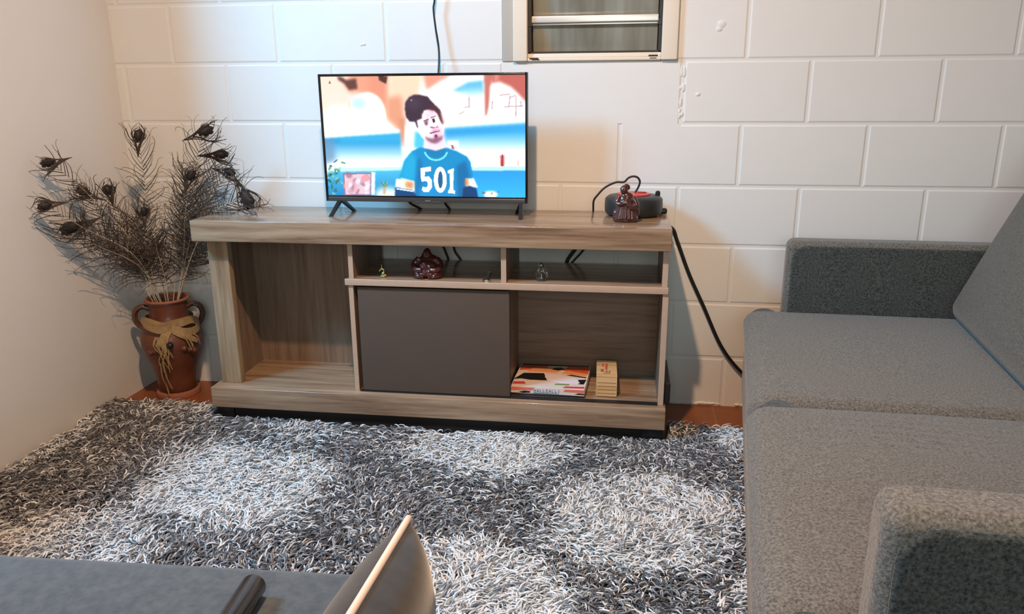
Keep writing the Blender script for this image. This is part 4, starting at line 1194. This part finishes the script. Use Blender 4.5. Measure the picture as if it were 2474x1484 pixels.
# ------------------------------------------------------------------ sofa
U8 = Vector((-math.sin(math.radians(7.5)), -math.cos(math.radians(7.5)), 0))
V2 = Vector((math.cos(math.radians(2.0)), -math.sin(math.radians(2.0)), 0))
SO = Vector((2.012, -0.225, 0.0))
def smap(p): return SO + U8 * p.x + V2 * p.y + Vector((0, 0, p.z))

def cushion(u0, u1, v0, v1, z0, z1, r, seg=5, mid=14, crown=0.0, fn=None):
    h = ((u1 - u0) / 2, (v1 - v0) / 2, (z1 - z0) / 2)
    v, f = rbox(h, r, seg, mid)
    c = ((u0 + u1) / 2, (v0 + v1) / 2, (z0 + z1) / 2)
    out = []
    for p in v:
        a, b = p[0] / h[0], p[1] / h[1]
        z = p[2]
        if z > 0: z += crown * (1 - a * a) * (1 - b * b) * (z / h[2])
        q = Vector((c[0] + p[0], c[1] + p[1], c[2] + z))
        if fn: q = fn(q, a, b)
        out.append(q)
    return out, f

def sofa():
    t = thing('sofa', (SO.x, SO.y, 0.0), 'grey fabric two-seat sofa along the right side of the rug', 'sofa')
    def piece(name, mat, *a, **k):
        v, f = cushion(*a, **k)
        g = G().add([smap(p) for p in v], f)
        return g.make(name, mat, t, 'all')
    def front_taper(q, a, b):
        # seat front bulges, then runs back under
        dz = max(0.0, 0.40 - q.z)
        if b < 0: q = Vector((q.x, q.y + 0.16 * dz * (-b), q.z))
        return q
    def wrinkled(q, a, b):
        q = front_taper(q, a, b)
        if q.z > 0.43:
            e = math.exp(-((q.y - 0.30) / 0.13) ** 2 - ((q.x - 0.955) / 0.085) ** 2)
            q = Vector((q.x, q.y, q.z + 0.0022 * e * math.sin(q.x * 2 * PI / 0.034 + 1.5 * math.sin(q.y * 9))))
        return q
    # base with legs
    piece('base', M['sofa'], -0.095, 1.655, 0.055, 0.66, 0.09, 0.385, 0.03, fn=None)
    piece('front_rail', M['sofa_shaded'], -0.060, 1.60, 0.012, 0.12, 0.13, 0.432, 0.05)
    # two seat cushions
    piece('seat_cushion', M['sofa'], 0.0, 0.797, 0.0, 0.66, 0.20, 0.437, 0.045, crown=0.004, fn=front_taper)
    piece('seat_cushion', M['sofa'], 0.792, 1.560, -0.006, 0.66, 0.20, 0.438, 0.05, mid=64, crown=0.020, fn=wrinkled)
    # wrinkle folds pressed into the near cushion
    # arms
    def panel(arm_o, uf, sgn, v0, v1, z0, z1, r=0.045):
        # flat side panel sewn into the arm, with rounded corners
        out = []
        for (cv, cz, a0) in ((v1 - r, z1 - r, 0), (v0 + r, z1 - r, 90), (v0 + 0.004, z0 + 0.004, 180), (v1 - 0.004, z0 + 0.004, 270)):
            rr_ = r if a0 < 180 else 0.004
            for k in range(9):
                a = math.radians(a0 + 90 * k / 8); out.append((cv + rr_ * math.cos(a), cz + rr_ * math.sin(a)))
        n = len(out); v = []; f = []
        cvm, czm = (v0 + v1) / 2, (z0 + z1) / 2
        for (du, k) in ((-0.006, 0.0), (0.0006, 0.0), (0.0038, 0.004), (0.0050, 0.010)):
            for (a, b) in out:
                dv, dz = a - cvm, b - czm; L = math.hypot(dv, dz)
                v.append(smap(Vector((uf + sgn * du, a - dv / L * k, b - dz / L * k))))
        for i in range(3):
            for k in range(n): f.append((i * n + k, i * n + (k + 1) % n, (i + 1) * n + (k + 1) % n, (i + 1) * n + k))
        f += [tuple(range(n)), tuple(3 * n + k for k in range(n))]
        tag(G().add(v, f).make('side_panel', M['sofa_shaded'], arm_o, True), 'flat side panel of the arm with shade put into its colour')
    def arm(u0, u1, name='armrest'):
        ao = piece(name, M['sofa'], u0, u1, 0.118, 0.78, 0.08, 0.655, 0.026, seg=6, mid=6)
        for (uf, sg) in ((u0, -1), (u1, 1)):
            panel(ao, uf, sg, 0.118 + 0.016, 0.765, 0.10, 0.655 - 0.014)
    arm(-0.098, -0.007); arm(1.564, 1.655)
    # reclined back cushions
    def back(u0, u1):
        v, f = cushion(u0, u1, 0.0, 0.17, 0.0, 0.56, 0.05, seg=5, mid=10)
        a = math.radians(23)
        out = []
        for p in v:
            y, z = p.y, p.z
            bul = 0.02 * (1 - ((p.x - (u0 + u1) / 2) / ((u1 - u0) / 2)) ** 2) * math.sin(PI * min(1, max(0, z / 0.56)))
            y -= bul if y < 0.085 else 0
            out.append(Vector((p.x, 0.588 + y * math.cos(a) + z * math.sin(a), 0.405 + z * math.cos(a) - y * math.sin(a) + 0.045)))
        g = G().add([smap(p) for p in out], f)
        return g.make('back_cushion', M['sofa_half_shaded'], t, 'all')
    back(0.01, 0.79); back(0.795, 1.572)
    piece('back_frame', M['sofa_shaded'], -0.06, 1.63, 0.83, 0.93, 0.10, 0.80, 0.03)
    for (u, v) in ((0.06, 0.16), (0.06, 0.80), (1.50, 0.16), (1.50, 0.80)):
        p = smap(Vector((u, v, 0)))
        g = G().lathe([(0.016, 0.0108), (0.022, 0.095)], (p.x, p.y, 0), 16); g.make('leg', M['black_plastic'], t, True)
sofa()

# ------------------------------------------------------------------ grey seat in the foreground, rod and pillow
BA = math.radians(2.6)
BO = Vector((1.37, -1.752, 0))
def bmap(p):
    return BO + Vector((-math.cos(BA), -math.sin(BA), 0)) * p.x + Vector((math.sin(BA), -math.cos(BA), 0)) * p.y + Vector((0, 0, p.z))
def bench():
    t = thing('bench', (BO.x, BO.y, 0), 'blue-grey velvet bench seat in the near left foreground', 'bench')
    v, f = cushion(0.0, 1.45, 0.0, 0.72, 0.26, 0.452, 0.03, seg=5, mid=10, crown=0.004)
    G().add([bmap(p) for p in v], f).make('seat_cushion', M['bench'], t, 'all')
    v, f = cushion(0.01, 1.44, 0.015, 0.71, 0.10, 0.262, 0.02, seg=3, mid=2)
    G().add([bmap(p) for p in v], f).make('base', M['bench'], t, 'all')
    for (a, b) in ((0.08, 0.08), (1.37, 0.08), (0.08, 0.64), (1.37, 0.64)):
        p = bmap(Vector((a, b, 0))); G().lathe([(0.018, 0.0108), (0.024, 0.105)], (p.x, p.y, 0), 14).make('leg', M['black_plastic'], t, True)
bench()
def rod():
    t = thing('rod', (1.139, -1.83, 0.453), 'short glossy black tube lying on the blue-grey bench seat', 'rod')
    a, b = Vector((1.1385, -1.842, 0.4715)), Vector((1.160, -2.16, 0.4715))
    d = (b - a)
    pts = [a + d * 0.0, a + d * 0.004, a + d * 0.012, a + d * 0.5, b - d * 0.02, b]
    rad = [0.014, 0.0160, 0.0168, 0.0168, 0.0168, 0.015]
    g = G(); 
    it = iter(rad)
    g.tube(pts, lambda s: next(it), 28); g.make('tube', M['rod'], t, True)
    g = G().tube([a - d * 0.003, a + d * 0.001], 0.011, 20); g.make('end_cap', M['black_plastic'], t, True)
rod()
def pillow():
    t = thing('pillow', (1.39, -2.10, 0.455), 'dark brown velvet cushion with pale pink piping, standing upright on the bench', 'cushion')
    # stands on edge: its plane runs along y, its face looks to the right
    yN, yF, z0, z1 = -2.36, -1.935, 0.456, 0.645
    cy, cz, hy, hz = (yN + yF) / 2, (z0 + z1) / 2, (yF - yN) / 2, (z1 - z0) / 2
    nu, nv = 40, 30
    xs = lambda y: 1.385 + (y - yF) * 0.06
    def outline(a, b):
        # square with slightly pulled in sides
        pin = 0.045
        y = cy + hy * a * (1 - pin * (1 - b * b)); z = cz + hz * b * (1 - pin * (1 - a * a) * 0.6)
        return y, z
    v = []; f = []
    for s in (-1, 1):
        for i in range(nu + 1):
            for j in range(nv + 1):
                a = -math.cos(PI * i / nu); b = -math.cos(PI * j / nv)
                y, z = outline(a, b)
                th = 0.056 * ((1 - a ** 4) ** 0.5) * ((1 - b ** 4) ** 0.5) if s > 0 else 0.050 * ((1 - a ** 4) ** 0.5) * ((1 - b ** 4) ** 0.5)
                v.append((xs(y) + s * th, y, z))
        o = 0 if s < 0 else (nu + 1) * (nv + 1)
        for i in range(nu):
            for j in range(nv):
                q = (o + i * (nv + 1) + j, o + (i + 1) * (nv + 1) + j, o + (i + 1) * (nv + 1) + j + 1, o + i * (nv + 1) + j + 1)
                f.append(q)
    G().add(v, f).make('cover', M['pillow'], t, 'all')
    ring = []
    for i in range(40): ring.append((-1 + 2 * i / 40, -1))
    for i in range(40): ring.append((1, -1 + 2 * i / 40))
    for i in range(40): ring.append((1 - 2 * i / 40, 1))
    for i in range(40): ring.append((-1, 1 - 2 * i / 40))
    ring.append((-1, -1))
    pts = []
    for a, b in ring:
        y, z = outline(a, b); pts.append((xs(y), y, z + 0.001))
    tag(G().tube(pts, 0.0042, 10).make('piping', M['piping'], t, 'all'), 'pale pink piping cord')
pillow()

# ------------------------------------------------------------------ shag rug
def rug():
    x0, x1, yb = -0.205, 2.30, -2.35
    g = G()
    for (a, b, y1) in ((x0, 0.222, -0.285), (0.222, 1.79, -0.384), (1.79, x1, -0.235)):
        g.box(a, b, yb, y1, 0.001, 0.010)
    r = g.make('shag_rug', plain('rug backing', srgb(70, 68, 68), 0.95), origin=(1.0, -1.2, 0))
    tag(r, 'thick shaggy rug of light and dark grey yarn patches covering the floor', 'rug')
    n = 100000
    X = rng.uniform(x0, x1, n); Y = rng.uniform(-1.95, -0.235, n)
    yb_ = np.where(X < 0.222, -0.290, np.where(X < 1.79, -0.390, -0.240))
    keep = (Y < yb_) & ~((X > 2.12) & (Y < -0.30)) & ~((X < 1.30) & (Y < -1.80))
    X, Y = X[keep], Y[keep]; n = len(X)
    def sm(x, y, s, k):   # smooth pseudo-noise
        return (np.sin(x * s * 1.7 + k) * np.cos(y * s * 1.3 - 2 * k) + np.sin((x + y) * s * 0.9 + 3 * k) + np.cos((x - 1.4 * y) * s * 0.7 - k)) / 3
    # lying direction: locally combed, with plenty of disorder
    ang = 2.6 * sm(X, Y, 4.0, 1.0) + 2.0 * sm(X, Y, 11.0, 2.3) + rng.normal(0, 0.75, n) + 0.4
    L = rng.uniform(0.036, 0.058, n)
    lift = rng.uniform(0.012, 0.030, n)
    phase = rng.uniform(0, 2 * PI, n); wig = rng.uniform(0.2, 0.9, n)
    m = 6
    P = np.zeros((n, m, 3)); 
    px, py, pz = X.copy(), Y.copy(), np.full(n, 0.009)
    for i in range(m):
        P[:, i, 0] = px; P[:, i, 1] = py; P[:, i, 2] = pz
        t = (i + 0.5) / (m - 1)
        a = ang + wig * np.sin(phase + t * 5.0)
        el = np.clip(1.35 - 1.75 * t, -0.45, 1.4) * (lift / 0.024)
        el = np.clip(el, -0.5, 1.4)
        st = L / (m - 1)
        px = px + st * np.cos(el) * np.cos(a); py = py + st * np.cos(el) * np.sin(a); pz = pz + st * np.sin(el)
    P[:, :, 2] = np.maximum(P[:, :, 2], 0.006)
    # keep the yarn out of wall, vase, stand, sofa front
    P[:, :, 0] = np.maximum(P[:, :, 0], XL + 0.006)
    ins = (P[:, :, 0] > 0.215) & (P[:, :, 0] < 1.785) & (P[:, :, 1] > -0.386)
    P[:, :, 1] = np.where(ins, -0.386, P[:, :, 1])
    dx, dy = P[:, :, 0] - VC[0], P[:, :, 1] - VC[1]; dd = np.sqrt(dx * dx + dy * dy)
    push = np.where(dd < 0.088, 0.088 / np.maximum(dd, 1e-4), 1.0)
    P[:, :, 0] = VC[0] + dx * push; P[:, :, 1] = VC[1] + dy * push
    S = 4
    Tn = np.gradient(P, axis=1); Tn /= np.maximum(np.linalg.norm(Tn, axis=2, keepdims=True), 1e-9)
    up = np.zeros_like(Tn); up[..., 0] = -np.sin(ang)[:, None]; up[..., 1] = np.cos(ang)[:, None]
    side = up - Tn * np.sum(up * Tn, axis=2, keepdims=True); side /= np.maximum(np.linalg.norm(side, axis=2, keepdims=True), 1e-9)
    nor = np.cross(Tn, side)
    prof = np.array([0.85, 1.0, 1.05, 1.0, 0.85, 0.25])
    rad = rng.uniform(0.0017, 0.0027, n)[:, None] * prof[None, :]
    V = np.zeros((n, m, S, 3))
    for k in range(S):
        b = 2 * PI * k / S + 0.4
        V[:, :, k, :] = P + rad[..., None] * (side * math.cos(b) + nor * math.sin(b))
    V[..., 2] = np.maximum(V[..., 2], 0.003)
    V = V.reshape(-1, 3) - np.array([1.0, -1.2, 0])
    base = (np.arange(n) * m * S)[:, None, None]
    i_ = np.arange(m - 1)[None, :, None]; k_ = np.arange(S)[None, None, :]
    q0 = base + i_ * S + k_; q1 = base + i_ * S + (k_ + 1) % S; q2 = q1 + S; q3 = q0 + S
    F = np.stack([q0, q1, q2, q3], -1).reshape(-1, 4).astype(np.int32)
    me = bpy.data.meshes.new('pile')
    me.vertices.add(len(V)); me.vertices.foreach_set('co', V.astype(np.float32).ravel())
    me.loops.add(F.size); me.loops.foreach_set('vertex_index', F.ravel())
    me.polygons.add(len(F)); me.polygons.foreach_set('loop_start', np.arange(0, F.size, 4, dtype=np.int32)); me.polygons.foreach_set('loop_total', np.full(len(F), 4, dtype=np.int32))
    me.polygons.foreach_set('use_smooth', np.ones(len(F), dtype=bool))
    me.update(calc_edges=True)
    # yarn colour: pale pebbles on a dark ground
    pale = np.zeros(n)
    for (cx, cy, rx, ry, ro, wgt) in ((0.52, -0.82, 0.29, 0.24, -0.35, 1.0), (0.60, -0.46, 0.13, 0.08, 0, .55), (1.19, -0.52, 0.24, 0.15, 0, 1.0), (1.68, -0.86, 0.26, 0.24, 0.2, .9),
                                      (1.28, -1.22, 0.24, 0.20, 0.0, .95), (0.22, -1.20, 0.26, 0.17, 0.2, .85), (0.02, -0.34, 0.16, 0.06, 0, .45), (2.02, -0.33, 0.10, 0.12, 0, .9),
                                      (1.72, -1.45, 0.22, 0.18, 0, .7), (0.72, -1.46, 0.26, 0.16, 0, .8), (2.0, -1.2, 0.14, 0.2, 0, .6), (-0.18, -0.62, 0.05, 0.22, 0, .6)):
        c, s = math.cos(ro), math.sin(ro)
        ex = (X - cx) * c + (Y - cy) * s; ey = -(X - cx) * s + (Y - cy) * c
        q = np.sqrt((ex / rx) ** 2 + (ey / ry) ** 2) + 0.14 * sm(X, Y, 14, 0.7)
        pale = np.maximum(pale, wgt * np.clip((1.18 - q) / 0.30, 0, 1))
    pr = rng.random(n)
    light = np.array([0.79, 0.81, 0.83]); midc = np.array([0.33, 0.34, 0.36]); dark = np.array([0.115, 0.118, 0.135])
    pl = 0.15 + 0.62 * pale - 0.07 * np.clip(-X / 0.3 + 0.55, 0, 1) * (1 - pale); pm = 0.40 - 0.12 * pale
    colr = np.where((pr < pl)[:, None], light, np.where((pr < pl + pm)[:, None], midc, dark)) * rng.uniform(0.82, 1.1, n)[:, None]
    cv = np.repeat(np.concatenate([colr, np.ones((n, 1))], 1), m * S, axis=0).astype(np.float32)
    at = me.color_attributes.new('yarn', 'FLOAT_COLOR', 'POINT'); at.data.foreach_set('color', cv.ravel())
    me.materials.append(attr_mat('shag yarn', 'yarn', 0.85, spec=0.15))
    o = bpy.data.objects.new('pile', me); link(o, r); o['kind'] = 'stuff'
rug()

# ------------------------------------------------------------------ lights
def assumed_ceiling_lamp():
    lx, ly = 1.25, -1.66
    t = thing('assumed_ceiling_lamp', (lx, ly, ZC), 'assumed round warm LED ceiling lamp, out of view over the middle of the rug', 'lamp')  # lamp out of view, assumed from where the shadows fall
    G().lathe([(0.090, 0.0), (0.090, -0.018), (0.082, -0.026), (0.060, -0.026)], (lx, ly, ZC), 36).make('lamp_housing', M['frame'], t, True)
    m, nt, b = new_mat('warm diffuser'); b.inputs['Emission Color'].default_value = (1, 0.75, 0.48, 1); b.inputs['Emission Strength'].default_value = 6
    g = G().lathe([(0.060, -0.0262), (0.058, -0.029)], (lx, ly, ZC), 36); g.make('diffuser', m, t, True)
assumed_ceiling_lamp()
def lamp(name, typ, loc, energy, col, **kw):
    l = bpy.data.lights.new(name, typ); l.energy = energy; l.color = col
    for k, v in kw.items(): setattr(l, k, v)
    o = bpy.data.objects.new(name, l); o.location = loc; COL.objects.link(o); return o
WARM, COOL, FILL = (1.0, 0.61, 0.355), (0.175, 0.615, 1.0), (0.90, 1.0, 0.93)
lamp('assumed_ceiling_lamp_light', 'AREA', (1.25, -1.66, ZC - 0.035), 64, WARM, shape='DISK', size=0.075)  # light of the assumed ceiling lamp
o = lamp('assumed_window_light', 'AREA', (-0.94, -1.69, 2.62), 106, COOL, shape='RECTANGLE', size=0.62, size_y=0.56)  # assumed cool source beyond the left opening, placed from the shadow directions
o.rotation_euler = Vector((1.5, 1.0, -1.1)).to_track_quat('-Z', 'Y').to_euler()
# added soft fill light; the wall opening behind the camera is made for it
o = lamp('rear_fill_light', 'AREA', ((FX0 + FX1) / 2, YF - 0.03, (FZ0 + FZ1) / 2), 25, FILL, shape='RECTANGLE', size=FX1 - FX0, size_y=FZ1 - FZ0)
o.rotation_euler = Vector((0, 1, -0.06)).to_track_quat('-Z', 'Y').to_euler()
w = bpy.data.worlds.new('room ambience'); scene.world = w; w.use_nodes = True
w.node_tree.nodes['Background'].inputs['Color'].default_value = (0.55, 0.62, 0.70, 1); w.node_tree.nodes['Background'].inputs['Strength'].default_value = 0.25

# ------------------------------------------------------------------ camera
yaw, pitch, roll_ = -0.14250051145750522, 0.2734687759866954, -0.006316201896068973
fw = Vector((math.sin(yaw) * math.cos(pitch), math.cos(yaw) * math.cos(pitch), -math.sin(pitch)))
r = Vector((math.cos(yaw), -math.sin(yaw), 0)); u = r.cross(fw)
r2 = r * math.cos(roll_) + u * math.sin(roll_); u2 = u * math.cos(roll_) - r * math.sin(roll_)
cam = bpy.data.cameras.new('camera'); co = bpy.data.objects.new('camera', cam); COL.objects.link(co)
mw = Matrix((( r2.x, u2.x, -fw.x, CAM.x), (r2.y, u2.y, -fw.y, CAM.y), (r2.z, u2.z, -fw.z, CAM.z), (0, 0, 0, 1)))
co.matrix_world = mw
cam.sensor_width = 36.0; cam.sensor_fit = 'HORIZONTAL'; cam.lens = 1850.0 / 2474.0 * 36.0
cam.clip_start = 0.02
scene.camera = co
vs = scene.view_settings
vs.view_transform = 'Standard'; vs.look = 'None'; vs.exposure = 0.0; vs.gamma = 1.0; vs.use_curve_mapping = False
